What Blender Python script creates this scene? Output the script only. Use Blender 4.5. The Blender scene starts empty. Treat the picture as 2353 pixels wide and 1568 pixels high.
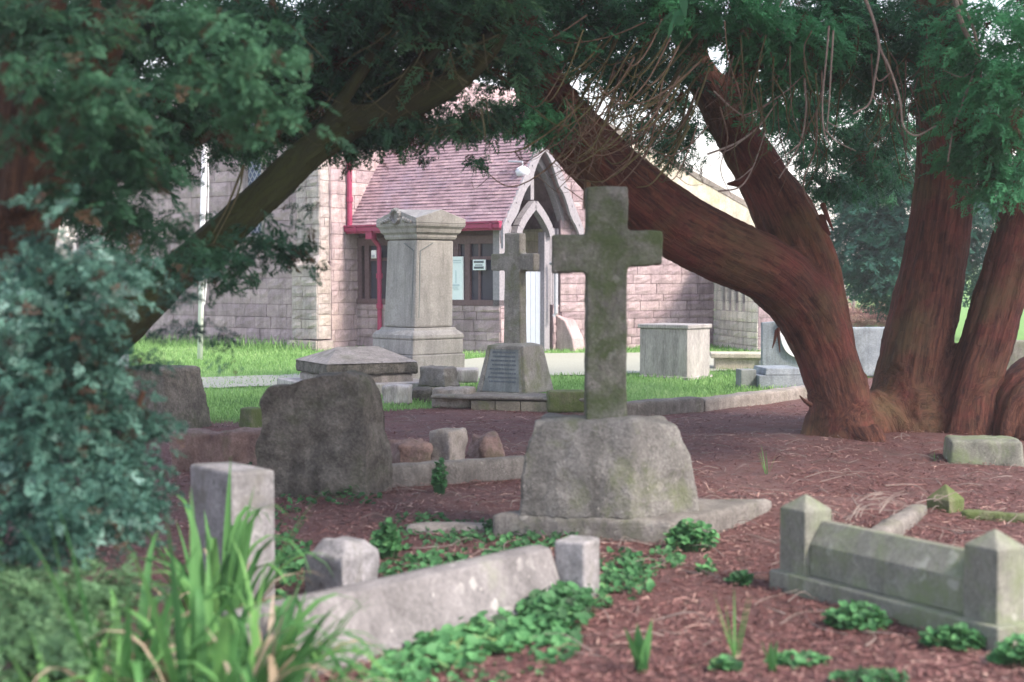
import bpy, bmesh, math, random
import numpy as np
from mathutils import Vector, Matrix, noise
R = math.radians
random.seed(7); RNG = np.random.default_rng(7)
sc = bpy.context.scene
col = sc.collection
# ------------------------------------------------------------------ camera geometry (photo measured on a 2353 x 1568 grid)
F, CX, CY, HZ, CAMH = 3268.0, 1176.5, 784.0, 640.0, 1.6
PITCH = math.atan((CY-HZ)/F)
cp, sp = math.cos(PITCH), math.sin(PITCH)
CAM = Vector((0, 0, CAMH))
def ray(x, y):
    a, b = (x-CX)/F, (CY-y)/F
    return Vector((a, cp + b*sp, -sp + b*cp))
def at(x, y, Y):
    d = ray(x, y); return CAM + d*(Y/d.y)
def sstep(t):
    t = min(1, max(0, t)); return t*t*(3-2*t)
def gz(x, y):
    z = 0.30*sstep((y-11)/14)
    z += 0.10*math.exp(-(((x-3.7)/2.2)**2 + ((y-13.8)/1.6)**2))
    z += 0.12*math.exp(-(((x-1.95)/.75)**2 + ((y-9.55)/.55)**2))
    if y > 55: z += 5.0*sstep((y-55)/260)
    if y < 32: z += 0.022*noise.noise((x*0.9, y*0.9, 3.1)) + 0.008*noise.noise((x*4, y*4, 1.7))
    return z
def gp(x, y):
    d = ray(x, y); z = 0
    for i in range(30):
        t = (z-CAMH)/d.z; p = CAM + d*t; z = gz(p.x, p.y)
    return Vector((p.x, p.y, z))
# ------------------------------------------------------------------ object helpers
def tag(o, label=None, cat=None, group=None, kind=None):
    if label: o['label'] = label
    if cat: o['category'] = cat
    if group: o['group'] = group
    if kind: o['kind'] = kind
    return o
def thing(name, loc, label, cat, group=None):
    o = bpy.data.objects.new(name, None); col.objects.link(o)
    o.location = loc; o.empty_display_size = .2
    return tag(o, label, cat, group)
def wloc(o):
    v = Vector((0, 0, 0))
    while o: v += o.location; o = o.parent
    return v
def obj(name, V, Fc, mat, parent=None, smooth=False, tint=None, bark=None, origin=None, label=None):
    """mesh from world-space vertices; local to its parent (parents are never rotated)"""
    V = np.asarray(V, dtype=np.float32).reshape(-1, 3)
    if parent is not None:
        org = np.array(wloc(parent)); loc = (0, 0, 0)
    else:
        if origin is None:
            mn, mx = V.min(0), V.max(0); origin = ((mn[0]+mx[0])/2, (mn[1]+mx[1])/2, mn[2])
        org = np.array(origin); loc = origin
    me = bpy.data.meshes.new(name)
    V = V-org.astype(np.float32)
    if isinstance(Fc, np.ndarray):
        n, k = Fc.shape
        me.vertices.add(len(V)); me.vertices.foreach_set('co', V.ravel())
        me.loops.add(n*k); me.loops.foreach_set('vertex_index', Fc.astype(np.int32).ravel())
        me.polygons.add(n); me.polygons.foreach_set('loop_start', np.arange(0, n*k, k, dtype=np.int32))
        me.polygons.foreach_set('loop_total', np.full(n, k, dtype=np.int32))
        me.update(calc_edges=True); me.validate()
    else:
        me.from_pydata(V.tolist(), [], Fc); me.update()
    if tint is not None:
        a = me.attributes.new('tint', 'FLOAT', 'POINT'); a.data.foreach_set('value', np.asarray(tint, dtype=np.float32))
    if bark is not None:
        a = me.attributes.new('bark', 'FLOAT_VECTOR', 'POINT'); a.data.foreach_set('vector', np.asarray(bark, dtype=np.float32).ravel())
    if smooth: me.polygons.foreach_set('use_smooth', [True]*len(me.polygons))
    me.materials.append(mat)
    o = bpy.data.objects.new(name, me); col.objects.link(o); o.location = loc
    if parent is not None: o.parent = parent
    if label: o['label'] = label
    return o
class MB:
    def __init__(s): s.v, s.f, s.t = [], [], []
    def add(s, V, Fc, tint=0.5):
        n = len(s.v); s.v += [tuple(p) for p in V]; s.f += [tuple(i+n for i in f) for f in Fc]; s.t += [tint]*len(V)
    def box8(s, P, tint=.5):   # P: 4 bottom ccw, 4 top
        s.add(P, [(3,2,1,0),(4,5,6,7),(0,1,5,4),(1,2,6,5),(2,3,7,6),(3,0,4,7)], tint)
    def box(s, c, size, rot=0, tint=.5, top=None, tilt=(0,0)):
        """c = centre of the base; size w,d,h; top = (w,d) of the top; tilt = shift of the top"""
        w, d, h = size; tw, td = top or (w, d); ca, sa = math.cos(rot), math.sin(rot)
        P = []
        for (ww, dd, z, tx, ty) in ((w, d, 0, 0, 0), (tw, td, h, *tilt)):
            for sx, sy in ((-1,-1),(1,-1),(1,1),(-1,1)):
                a, b = sx*ww/2, sy*dd/2
                P.append((c[0]+a*ca-b*sa+tx, c[1]+a*sa+b*ca+ty, c[2]+z))
        s.box8(P, tint)
    def bar(s, a, b, w, h, up=(0,0,1), tint=.5):
        a, b = Vector(a), Vector(b); d = (b-a).normalized(); up = Vector(up)
        x = d.cross(up).normalized(); y = x.cross(d).normalized()
        P = [a-x*w/2-y*h/2, a+x*w/2-y*h/2, a+x*w/2+y*h/2, a-x*w/2+y*h/2]
        s.box8(P+[p+(b-a) for p in P], tint)
    def tube(s, pts, rad, n=8, tint=.5):
        pts = [Vector(p) for p in pts]; m = len(pts)
        if not hasattr(rad, '__len__'): rad = [rad]*m
        V, Fc = [], []
        ref = Vector((0.3, 0.2, 0.9))
        for i, p in enumerate(pts):
            d = (pts[min(i+1, m-1)]-pts[max(i-1, 0)]).normalized()
            x = d.cross(ref)
            if x.length < .05: x = d.cross(Vector((1, 0, 0)))
            x.normalize(); y = x.cross(d)
            for k in range(n):
                a = 2*math.pi*k/n; V.append(p+(x*math.cos(a)+y*math.sin(a))*rad[i])
        for i in range(m-1):
            for k in range(n):
                Fc.append((i*n+k, i*n+(k+1) % n, (i+1)*n+(k+1) % n, (i+1)*n+k))
        Fc += [tuple(range(n))[::-1], tuple((m-1)*n+k for k in range(n))]
        s.add(V, Fc, tint)
    def prism(s, poly, ext, tint=.5):  # planar polygon (world pts) extruded by a vector
        n = len(poly); e = Vector(ext); P = [Vector(p) for p in poly]
        s.add(P+[p+e for p in P], [tuple(range(n))[::-1], tuple(range(n, 2*n))]+[(i, (i+1) % n, n+(i+1) % n, n+i) for i in range(n)], tint)
    def build(s, name, mat, parent=None, bevel=0, smooth=False, **kw):
        o = obj(name, s.v, s.f, mat, parent, smooth=smooth, tint=s.t, **kw)
        fixn(o)
        if bevel:
            b = o.modifiers.new('bevel', 'BEVEL'); b.width = bevel; b.segments = 2; b.limit_method = 'ANGLE'; b.angle_limit = R(35)
        return o
def fixn(o):
    bm = bmesh.new(); bm.from_mesh(o.data); bmesh.ops.recalc_face_normals(bm, faces=bm.faces[:]); bm.to_mesh(o.data); bm.free()
def spline(pts, n):
    pts = [Vector(p) for p in pts]; P = [pts[0]*2-pts[1]]+pts+[pts[-1]*2-pts[-2]]; out = []
    m = len(pts)-1
    for i in range(n+1):
        t = i/n*m; k = min(int(t), m-1); u = t-k
        a, b, c, d = P[k], P[k+1], P[k+2], P[k+3]
        out.append(0.5*((2*b)+(c-a)*u+(2*a-5*b+4*c-d)*u*u+(3*b-a-3*c+d)*u**3))
    return out
def lerpl(L, n):
    m = len(L)-1; out = []
    for i in range(n+1):
        t = i/n*m; k = min(int(t), m-1); out.append(L[k]+(L[k+1]-L[k])*(t-k))
    return out
# ------------------------------------------------------------------ materials
class NT:
    def __init__(s, name):
        s.m = bpy.data.materials.new(name); s.m.use_nodes = True; s.t = s.m.node_tree; s.t.nodes.clear()
        s.out = s.n('ShaderNodeOutputMaterial'); s.b = s.n('ShaderNodeBsdfPrincipled'); s.l(s.b.outputs[0], s.out.inputs[0])
        s.b.inputs['Roughness'].default_value = .85; s.b.inputs['Specular IOR Level'].default_value = .25
    def n(s, k, **kw):
        x = s.t.nodes.new(k)
        for a, b in kw.items(): setattr(x, a, b)
        return x
    def l(s, a, b): s.t.links.new(a, b)
    def co(s, kind='Object', scale=(1,1,1), attr=None):
        if attr: c = s.n('ShaderNodeAttribute', attribute_name=attr).outputs['Vector']
        else: c = s.n('ShaderNodeTexCoord').outputs[kind]
        mp = s.n('ShaderNodeMapping'); mp.inputs['Scale'].default_value = scale; s.l(c, mp.inputs[0]); return mp.outputs[0]
    def noise(s, co, scale, detail=6, rough=.6, dist=0):
        x = s.n('ShaderNodeTexNoise'); s.l(co, x.inputs['Vector'])
        x.inputs['Scale'].default_value = scale; x.inputs['Detail'].default_value = detail
        x.inputs['Roughness'].default_value = rough; x.inputs['Distortion'].default_value = dist; return x.outputs[0]
    def attr(s, name): return s.n('ShaderNodeAttribute', attribute_name=name).outputs['Fac']
    def ramp(s, f, stops):
        x = s.n('ShaderNodeValToRGB'); e = x.color_ramp.elements
        while len(e) < len(stops): e.new(.5)
        for k, (p, c) in enumerate(stops):
            e[k].position = p; e[k].color = (*c, 1) if hasattr(c, '__len__') else (c, c, c, 1)
        s.l(f, x.inputs[0]); return x.outputs[0]
    def mix(s, f, a, b, mode='MIX'):
        x = s.n('ShaderNodeMix', data_type='RGBA', blend_type=mode)
        for i, v in ((0, f), (6, a), (7, b)):
            if isinstance(v, (int, float)): x.inputs[i].default_value = v
            elif isinstance(v, tuple): x.inputs[i].default_value = (*v, 1)
            else: s.l(v, x.inputs[i])
        return x.outputs[2]
    def math(s, op, a, b=0.5):
        x = s.n('ShaderNodeMath', operation=op)
        for i, v in ((0, a), (1, b)):
            if isinstance(v, (int, float)): x.inputs[i].default_value = v
            else: s.l(v, x.inputs[i])
        return x.outputs[0]
    def color(s, c): s.l(c, s.b.inputs['Base Color'])
    def bump(s, h, strength=.4, dist=.02):
        x = s.n('ShaderNodeBump'); x.inputs['Strength'].default_value = strength; x.inputs['Distance'].default_value = dist
        s.l(h, x.inputs['Height']); s.l(x.outputs[0], s.b.inputs['Normal'])
MAT = {}
def stone(name, c1, c2, moss=None, moss_amt=.4, lichen=None, lich_amt=.3, bump=.5, speck=.5, sc1=5.0, streak=1.0, tint=False):
    m = NT(name); co = m.co(scale=(1, 1, streak))
    n1 = m.noise(co, sc1, 8, .65); n2 = m.noise(co, 48, 5, .8); n3 = m.noise(co, sc1*.55, 9, .7, .4); n4 = m.noise(co, sc1*4.5, 5, .7)
    c = m.mix(m.ramp(n1, [(.36, 0.), (.64, 1.)]), c1, c2)
    if tint:
        c = m.mix(1.0, c, m.ramp(m.attr('tint'), [(0, (.62,.58,.62)), (.5, (.97,.96,.97)), (1, (1.22,1.2,1.13))]), 'MULTIPLY')
    c = m.mix(speck, c, m.mix(1.0, c, m.ramp(n2, [(.34, .45), (.5, .95), (.68, 1.6)]), 'MULTIPLY'))
    n5 = m.noise(m.co(scale=(2.2, 2.2, .35)), 3.2, 6, .7)
    c = m.mix(.55, c, m.mix(1.0, c, m.ramp(n5, [(.38, .55), (.55, 1.05)]), 'MULTIPLY'))
    if moss:
        f = m.math('MULTIPLY', m.ramp(n3, [(.62-moss_amt*.35, 0.), (.80-moss_amt*.35, 1.)]), .85); c = m.mix(f, c, moss)
    if lichen:
        f = m.math('MULTIPLY', m.ramp(n4, [(.70-lich_amt*.25, 0.), (.76-lich_amt*.25, 1.)]), .8); c = m.mix(f, c, lichen)
        vo = m.n('ShaderNodeTexVoronoi'); vo.inputs['Scale'].default_value = 8; dn = m.n('ShaderNodeVectorMath', operation='ADD'); m.l(co, dn.inputs[0])
        nz_ = m.n('ShaderNodeTexNoise'); nz_.inputs['Scale'].default_value = 14; m.l(co, nz_.inputs['Vector']); sc_ = m.n('ShaderNodeVectorMath', operation='SCALE'); m.l(nz_.outputs['Color'], sc_.inputs[0]); sc_.inputs['Scale'].default_value = .09; m.l(sc_.outputs[0], dn.inputs[1])
        m.l(dn.outputs[0], vo.inputs['Vector']); sp2 = m.math('MULTIPLY', m.ramp(vo.outputs['Distance'], [(.20, 1.), (.27, 0.)]), m.ramp(m.noise(co, 2.4, 3, .5), [(.50, 0.), (.60, .34)])); c = m.mix(sp2, c, lichen)
    m.color(c)
    h = m.math('ADD', m.math('MULTIPLY', n4, .6), m.math('ADD', m.math('MULTIPLY', n2, .35), n1))
    m.bump(h, bump, .03); MAT[name] = m.m; return m.m
def plain(name, c, rough=.7, var=.15, scale=12, bump=.15, metallic=0):
    m = NT(name); co = m.co(); n = m.noise(co, scale, 6)
    m.color(m.mix(1.0, c, m.ramp(n, [(.3, 1-var), (.7, 1+var)]), 'MULTIPLY'))
    m.b.inputs['Roughness'].default_value = rough; m.b.inputs['Metallic'].default_value = metallic
    m.bump(m.noise(co, scale*3, 4), bump, .01); MAT[name] = m.m; return m.m
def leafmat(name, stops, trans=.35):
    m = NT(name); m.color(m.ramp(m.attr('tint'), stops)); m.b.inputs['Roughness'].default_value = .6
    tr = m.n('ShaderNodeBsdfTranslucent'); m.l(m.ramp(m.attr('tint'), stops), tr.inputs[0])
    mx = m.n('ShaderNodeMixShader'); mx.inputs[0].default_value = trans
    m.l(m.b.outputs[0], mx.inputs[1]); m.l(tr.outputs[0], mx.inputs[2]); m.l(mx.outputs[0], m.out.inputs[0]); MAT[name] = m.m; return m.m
def barkmat(name, c1, c2, c3, green=None, gamt=.3):
    m = NT(name); co = m.co(attr='bark'); cw = m.co()
    n1 = m.noise(m.co(attr='bark', scale=(1, 1, .10)), 26, 8, .65, .3); n2 = m.noise(m.co(attr='bark', scale=(1, 1, .05)), 75, 5, .7)
    n3 = m.noise(cw, 2.2, 6)
    c = m.mix(m.ramp(n1, [(.33, 0.), (.66, 1.)]), c1, c2); c = m.mix(m.ramp(n3, [(.45, 0.), (.7, 1.)]), c, c3)
    c = m.mix(.7, c, m.mix(1.0, c, m.ramp(n2, [(.3, .5), (.7, 1.4)]), 'MULTIPLY'))
    if green:
        f = m.math('MULTIPLY', m.ramp(m.noise(cw, 1.6, 6), [(.62-gamt*.4, 0.), (.82-gamt*.4, 1.)]), .8); c = m.mix(f, c, green)
    m.color(c); m.b.inputs['Roughness'].default_value = .9
    n4 = m.noise(m.co(attr='bark', scale=(1, 1, .22)), 9, 6, .6, 1.2); pl_ = m.ramp(n4, [(.44, 0.), (.50, 1.), (.56, 0.)]); c = m.mix(m.math('MULTIPLY', pl_, .4), c, tuple(x*.35 for x in c1)); m.color(c)
    m.bump(m.math('SUBTRACT', m.math('ADD', n1, m.math('MULTIPLY', n2, .5)), m.math('MULTIPLY', pl_, .4)), .55, .03); MAT[name] = m.m; return m.m
G_MOSS = (.075, .10, .035)
stone('cross_stone', (.105,.103,.092), (.185,.178,.160), (.050,.075,.024), .56, (.25,.25,.22), .15, bump=.6, sc1=6)
stone('rock_stone', (.145,.14,.13), (.245,.235,.22), (.12,.14,.07), .35, (.42,.40,.36), .25, bump=.9, sc1=6)
stone('dark_rock', (.075,.070,.062), (.185,.170,.150), (.060,.072,.036), .30, (.25,.24,.20), .12, bump=1.0, sc1=6)
stone('kerb_stone', (.14,.13,.12), (.22,.205,.19), (.11,.12,.07), .3, (.42,.41,.37), .2, bump=.6)
stone('ledger_stone', (.145,.138,.14), (.215,.205,.208), (.20,.21,.17), .15, (.55,.54,.52), .2, bump=.35, sc1=4)
stone('white_stone', (.20,.195,.20), (.34,.33,.34), (.15,.145,.125), .42, (.08,.09,.09), .38, bump=.4, sc1=7)
stone('drab_stone', (.22,.20,.18), (.32,.29,.27), (.14,.14,.10), .3, (.44,.42,.4), .1, bump=.5)  # middling grey-brown stone shared by kerbs, lids and coping
stone('pillar_stone', (.27,.26,.245), (.35,.335,.315), (.22,.22,.18), .2, (.42,.42,.41), .15, bump=.25, speck=.3, sc1=3)
stone('small_cross_stone', (.20,.19,.17), (.29,.275,.25), (.13,.15,.07), .4, (.36,.36,.33), .15, bump=.6)
stone('inscribed_slate', (.16,.18,.18), (.22,.24,.235), None, bump=.2, speck=.3)
stone('post_stone', (.16,.165,.14), (.23,.23,.20), (.15,.19,.10), .5, (.46,.47,.43), .12, bump=.4, sc1=5)
stone('post_pale_stone', (.30,.285,.27), (.38,.365,.35), (.25,.27,.2), .2, (.55,.54,.52), .12, bump=.35, sc1=5)
stone('blue_granite', (.18,.21,.24), (.27,.31,.34), None, lichen=(.38,.41,.43), lich_amt=.2, bump=.2)
stone('cream_stone', (.42,.39,.31), (.54,.50,.42), (.30,.33,.18), .3, None, bump=.3)
stone('tomb_stone', (.33,.31,.30), (.46,.43,.41), (.28,.28,.24), .25, (.52,.5,.48), .15, bump=.4, streak=.25)
stone('red_rubble', (.17,.11,.10), (.27,.19,.17), (.11,.11,.06), .35, None, bump=1.0)
stone('mossy_block', (.14,.14,.09), (.21,.20,.14), (.08,.12,.03), .8, None, bump=.8)
stone('brick_kerb', (.19,.175,.14), (.26,.24,.19), (.13,.15,.07), .35, None, bump=.5, tint=True)
stone('sandstone', (.35,.275,.29), (.46,.37,.38), None, lichen=(.30,.25,.28), lich_amt=.22, bump=.8, speck=.35, sc1=3, tint=True)
stone('buff_stone', (.35,.30,.29), (.46,.41,.40), None, lichen=(.27,.25,.25), lich_amt=.32, bump=.8, speck=.35, sc1=3, tint=True)
stone('mortar', (.30,.25,.25), (.38,.33,.32), None, bump=.4)
stone('pale_wall', (.66,.62,.56), (.76,.72,.66), None, bump=.2, tint=True)
stone('roof_tile', (.27,.185,.21), (.355,.255,.28), (.24,.19,.25), .3, (.55,.46,.44), .06, bump=.3, speck=.3, sc1=1.6, tint=True)
plain('red_paint', (.29,.045,.10), .45, .1, 10, .05)
plain('pale_timber', (.25,.24,.265), .75, .2, 30, .3)
plain('brown_timber', (.13,.085,.09), .7, .25, 25, .3)
plain('shaded_timber', (.035,.022,.022), .8, .2, 25, .2)  # timber colour darkened for the shade inside the porch
plain('blue_paint', (.32,.36,.43), .5, .06, 10, .05)
plain('glass_dark', (.055,.055,.075), .15, .2, 3, .0)
plain('glass_blue', (.12,.15,.24), .2, .25, 8, .05)
plain('lead', (.36,.38,.42), .5, .1, 20, .1)
plain('white_paint', (.80,.80,.82), .5, .03, 10, .02)
plain('paper', (.74,.82,.84), .8, .03, 10, .02)
plain('ink', (.10,.12,.14), .7, .1)
plain('faint_ink', (.48,.58,.62), .7, .1)
plain('lamp_glass', (.6,.63,.7), .2, .05)
plain('asphalt_path', (.31,.32,.265), .95, .12, 30, .4)
plain('twig', (.115,.080,.062), .9, .35, 20, .4)
plain('green_twig', (.075,.068,.034), .9, .35, 20, .4)
plain('pale_twig', (.24,.195,.175), .9, .25, 20, .4)
barkmat('yew_bark', (.030,.011,.011), (.145,.060,.040), (.140,.035,.031), (.110,.078,.040), .36)
barkmat('green_bark', (.010,.009,.003), (.032,.028,.009), (.020,.019,.006), (.026,.034,.008), .7)
barkmat('brown_bark', (.018,.009,.006), (.085,.042,.021), (.045,.021,.014))
barkmat('grey_bark', (.22,.20,.19), (.33,.30,.29), (.28,.26,.24))
leafmat('yew_leaf', [(0, (.08,.05,.03)), (.03, (.06,.038,.024)), (.05, (.016,.055,.036)), (.5, (.042,.155,.082)), (1, (.085,.34,.155))], .5)
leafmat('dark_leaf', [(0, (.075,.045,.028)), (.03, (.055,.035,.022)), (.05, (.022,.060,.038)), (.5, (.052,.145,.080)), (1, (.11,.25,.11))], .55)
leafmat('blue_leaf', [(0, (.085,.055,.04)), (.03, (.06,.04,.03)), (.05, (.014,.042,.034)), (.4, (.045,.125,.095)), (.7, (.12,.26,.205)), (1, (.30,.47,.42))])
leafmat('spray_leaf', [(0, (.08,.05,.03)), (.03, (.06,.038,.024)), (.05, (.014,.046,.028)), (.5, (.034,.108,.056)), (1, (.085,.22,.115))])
leafmat('fern_leaf', [(0, (.028,.065,.030)), (.5, (.065,.145,.068)), (1, (.15,.28,.14))])
leafmat('far_leaf', [(0, (.015,.06,.05)), (.5, (.03,.115,.085)), (1, (.06,.18,.12))])
leafmat('ivy_leaf', [(0, (.030,.065,.032)), (.5, (.070,.210,.080)), (.85, (.13,.34,.13)), (1, (.20,.30,.12))])
leafmat('strap_leaf', [(0, (.03,.09,.035)), (.5, (.085,.23,.075)), (.84, (.15,.33,.10)), (.87, (.34,.26,.17)), (1, (.48,.40,.33))], .4)
leafmat('grass_leaf', [(0, (.09,.19,.06)), (.6, (.22,.40,.13)), (1, (.38,.54,.24))], .4)
leafmat('litter_leaf', [(0, (.050,.022,.025)), (.5, (.170,.078,.074)), (.85, (.28,.155,.14)), (1, (.45,.31,.26))], .1)
leafmat('bare_twig_far', [(0, (.26,.25,.27)), (1, (.38,.36,.38))], .1)
# ------------------------------------------------------------------ ground, path, sky
GX = [-14,-8,-3.3,-2.6,-.44,1.3,3.9,6,14]; GY = [14.6,14.8,15.0,15.0,16.7,16.4,18.6,21,26]
def gline(x): return float(np.interp(x, GX, GY))
xs = np.concatenate([[-420,-250,-140,-80,-45,-28,-20,-15], np.arange(-12, 14.01, .12), [17,22,30,48,80,140,250,420]])
ys = np.concatenate([[-60,-25,-8,-2], np.arange(1.5, 30.01, .12), [31.5,34,38,44,52,64,80,105,140,190,260,340,450]])
V = [(x, y, gz(x, y)) for y in ys for x in xs]; nx = len(xs)
Fc = np.array([(j*nx+i, j*nx+i+1, (j+1)*nx+i+1, (j+1)*nx+i) for j in range(len(ys)-1) for i in range(nx-1)], dtype=np.int32)
gt = [sstep((y-gline(x)+.25*noise.noise((x*2.5, y*2.5, 0)))/.35) for (x, y, z) in V]
m = NT('ground_mat'); co = m.co('Object')
n1 = m.noise(co, 1.3, 8, .65); n2 = m.noise(co, 38, 6, .75); n3 = m.noise(co, 7, 8, .7)
lit = m.mix(m.ramp(n2, [(.3, 0.), (.7, 1.)]), (.064,.024,.025), (.215,.102,.092))
lit = m.mix(m.ramp(n3, [(.42, 0.), (.68, 1.)]), lit, (.165,.10,.10)); lit = m.mix(m.ramp(n1, [(.48, 0.), (.70, .6)]), lit, (.18,.118,.112)); n6 = m.noise(co, 2.6, 7, .7); lit = m.mix(m.ramp(n6, [(.56, 0.), (.72, .7)]), lit, (.075,.055,.045)); n7 = m.noise(co, 1.9, 6, .7, .5); lit = m.mix(m.ramp(n7, [(.60, 0.), (.74, .55)]), lit, (.085,.095,.05))
gr = m.mix(m.ramp(n3, [(.3, 0.), (.7, 1.)]), (.10,.22,.055), (.21,.38,.11))
m.color(m.mix(m.attr('tint'), lit, gr)); m.bump(m.math('ADD', n2, n3), .9, .04); m.b.inputs['Roughness'].default_value = .95
tag(obj('ground', V, Fc, m.m, smooth=True, tint=gt, origin=(0, 0, 0)), kind='structure')
def pth(x, k):
    near = float(np.interp(x, [-14,-4,-1,1,3,6,12], [18.2,18.45,19.3,20.2,20.7,21.5,22.6]))
    far = float(np.interp(x, [-14,-4,-1.8,-.4,.4,3,6,12], [19.7,19.8,21,23.4,24.5,24.7,24.9,25.2]))
    y = near+(far-near)*k + .10*noise.noise((x*2.5, k*6, 5))
    return (x, y, gz(x, y)+.016)
px = np.arange(-14, 12.01, .12); ks = np.linspace(0, 1, 26)
V = [pth(x, k) for k in ks for x in px]; n = len(px)
tag(obj('path', V, [(j*n+i, j*n+i+1, (j+1)*n+i+1, (j+1)*n+i) for j in range(25) for i in range(n-1)], MAT['asphalt_path'], smooth=True), kind='structure')
# ------------------------------------------------------------------ church
TH = R(37); u = Vector((math.cos(TH), -math.sin(TH), 0)); v = Vector((math.sin(TH), math.cos(TH), 0))
Y0 = 26.2; O = Vector(((800-CX)/F*Y0, Y0, 0))
def pt(a, b, z): p = O+u*a+v*b; return Vector((p.x, p.y, z))
def a_at(pxx, b):
    X = (pxx-CX)/F
    return (X*(O.y+b*v.y)-O.x-b*v.x)/(u.x-X*u.y)
def b_at(pxx, a):
    X = (pxx-CX)/F
    return (X*(O.y+a*u.y)-O.x-a*u.x)/(v.x-X*v.y)
def z_at(pyy, Y): return at(CX, pyy, Y).z
ch = thing('church', O+Vector((0, 0, .28)), 'pink sandstone church with a tiled porch, beyond the graves', 'church')
def ashlar(mb, P0, d, nrm, s0, s1, z0, z1, ch_=.22, holes=(), top=None, depth=.30, bl=(.30,.62), rough=.022, tint=(.25,.75)):
    P0, d, nrm = Vector(P0), Vector(d), Vector(nrm)
    P = lambda s, z, o: Vector((P0.x+d.x*s+nrm.x*o, P0.y+d.y*s+nrm.y*o, z))
    br = sorted({s0, s1}|{h for q in holes for h in q[:2] if s0 < h < s1})
    for a, b in zip(br, br[1:]):
        zz = [z0]; 
        for q in sorted(holes, key=lambda q: q[2]):
            if q[0] < (a+b)/2 < q[1]: zz += [q[2], q[3]]
        zz.append(z1)
        for za, zb in zip(zz[::2], zz[1::2]):
            if zb-za < .02: continue
            ta, tb = (min(zb, top(a)), min(zb, top(b))) if top else (zb, zb)
            if min(ta, tb) <= za+.02: ta, tb = max(ta, za+.02), max(tb, za+.02)
            mb.box8([P(a,za,-.025),P(b,za,-.025),P(b,za,-depth),P(a,za,-depth),P(a,ta,-.025),P(b,tb,-.025),P(b,tb,-depth),P(a,ta,-depth)], .02)
    z = z0; row = 0
    while z < z1-.03:
        h = min(ch_*random.uniform(.75, 1.25), z1-z); s = s0-(random.random()*.4 if row else 0)
        while s < s1:
            w = random.uniform(*bl); e = s+w
            if s1-e < .12: e = s1
            a, b = max(s, s0), min(e, s1); s = e
            segs = [(a, b)]
            for q in holes:
                if q[2] < z+h-.02 and q[3] > z+.02:
                    ns = []
                    for (x, y) in segs:
                        if q[0] >= y or q[1] <= x: ns.append((x, y)); continue
                        if x < q[0]: ns.append((x, q[0]))
                        if y > q[1]: ns.append((q[1], y))
                    segs = ns
            for (x, y) in segs:
                if y-x < .04: continue
                if top and z+h > min(top(x), top(y)): continue
                g = .0045; x0, x1, za, zb = x+g, y-g, z+g, z+h-g
                nxx = max(2, int((x1-x0)/.10)); nz = 3; tt = random.uniform(*tint); VV = []; off = random.uniform(0, .012)
                for j in range(nz+1):
                    for i in range(nxx+1):
                        edge = i in (0, nxx) or j in (0, nz)
                        VV.append(P(x0+(x1-x0)*i/nxx, za+(zb-za)*j/nz, (random.uniform(0, .45) if edge else random.uniform(.25, 1))*rough+off))
                ff = [(j*(nxx+1)+i, j*(nxx+1)+i+1, (j+1)*(nxx+1)+i+1, (j+1)*(nxx+1)+i) for j in range(nz) for i in range(nxx)]
                k = len(VV); ring = [i for i in range(nxx+1)]+[j*(nxx+1)+nxx for j in range(1, nz+1)]+[nz*(nxx+1)+i for i in range(nxx-1, -1, -1)]+[j*(nxx+1) for j in range(nz-1, 0, -1)]
                VV += [VV[r]-nrm*(.04+off) for r in ring]; L = len(ring)
                ff += [(ring[(i+1) % L], ring[i], k+i, k+(i+1) % L) for i in range(L)]
                mb.add(VV, ff, tt)
        z += h; row += 1
ZG = .22
# aisle wall on the left (runs along u, set forward of the return wall)
BF = -.445
Pa = pt(0, BF, 0)
a_w0, a_w1 = a_at(556, BF), a_at(609, BF); zw = 2.45
aw = MB()
ashlar(aw, pt(-7.5, BF, 0), u, -v, 0, 7.5, ZG, 5.6, .24, [(a_w0+7.5, a_w1+7.5, zw, 5.2)], depth=.34, bl=(.35,.8))
wal = aw.build('aisle_wall', MAT['sandstone'], ch)
wb = MB(); wm = (a_w0+a_w1)/2
wb.box8([pt(a_w0, BF+.15, zw), pt(a_w1, BF+.15, zw), pt(a_w1, BF+.18, zw), pt(a_w0, BF+.18, zw), pt(a_w0, BF+.15, 5.2), pt(a_w1, BF+.15, 5.2), pt(a_w1, BF+.18, 5.2), pt(a_w0, BF+.18, 5.2)])
win = wb.build('window', MAT['glass_blue'], ch, label='tall narrow window with diamond leaded panes')
lb = MB(); W = a_w1-a_w0; st = .115
for k in range(-30, 40):
    for sg in (1, -1):
        z0_ = zw+k*st*1.5
        # diagonal came across the full width
        a0, b0, a1, b1 = a_w0, z0_, a_w1, z0_+sg*W*1.5
        za, zb = max(zw, min(5.2, b0)), max(zw, min(5.2, b1))
        if abs(b1-b0) < .01 or za == zb: continue
        f = lambda z: a0+(a1-a0)*(z-b0)/(b1-b0)
        lb.bar(pt(f(za), BF+.14, za), pt(f(zb), BF+.14, zb), .014, .014, up=-v)
lb.build('leading', MAT['lead'], win)
wf = MB()
for (x0, x1) in ((a_w0-.02, a_w0+.05), (a_w1-.05, a_w1+.02)):
    wf.box8([pt(x0, BF-.03, zw), pt(x1, BF-.03, zw), pt(x1, BF+.14, zw), pt(x0, BF+.14, zw), pt(x0, BF-.03, 5.2), pt(x1, BF-.03, 5.2), pt(x1, BF+.14, 5.2), pt(x0, BF+.14, 5.2)], .6)
wf.box8([pt(a_w0-.15, BF-.09, zw-.14), pt(a_w1+.15, BF-.09, zw-.14), pt(a_w1+.15, BF+.13, zw-.14), pt(a_w0-.15, BF+.13, zw-.14), pt(a_w0-.15, BF-.09, zw-.06), pt(a_w1+.15, BF-.09, zw-.06), pt(a_w1+.15, BF+.13, zw), pt(a_w0-.15, BF+.13, zw)], .7)
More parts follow.
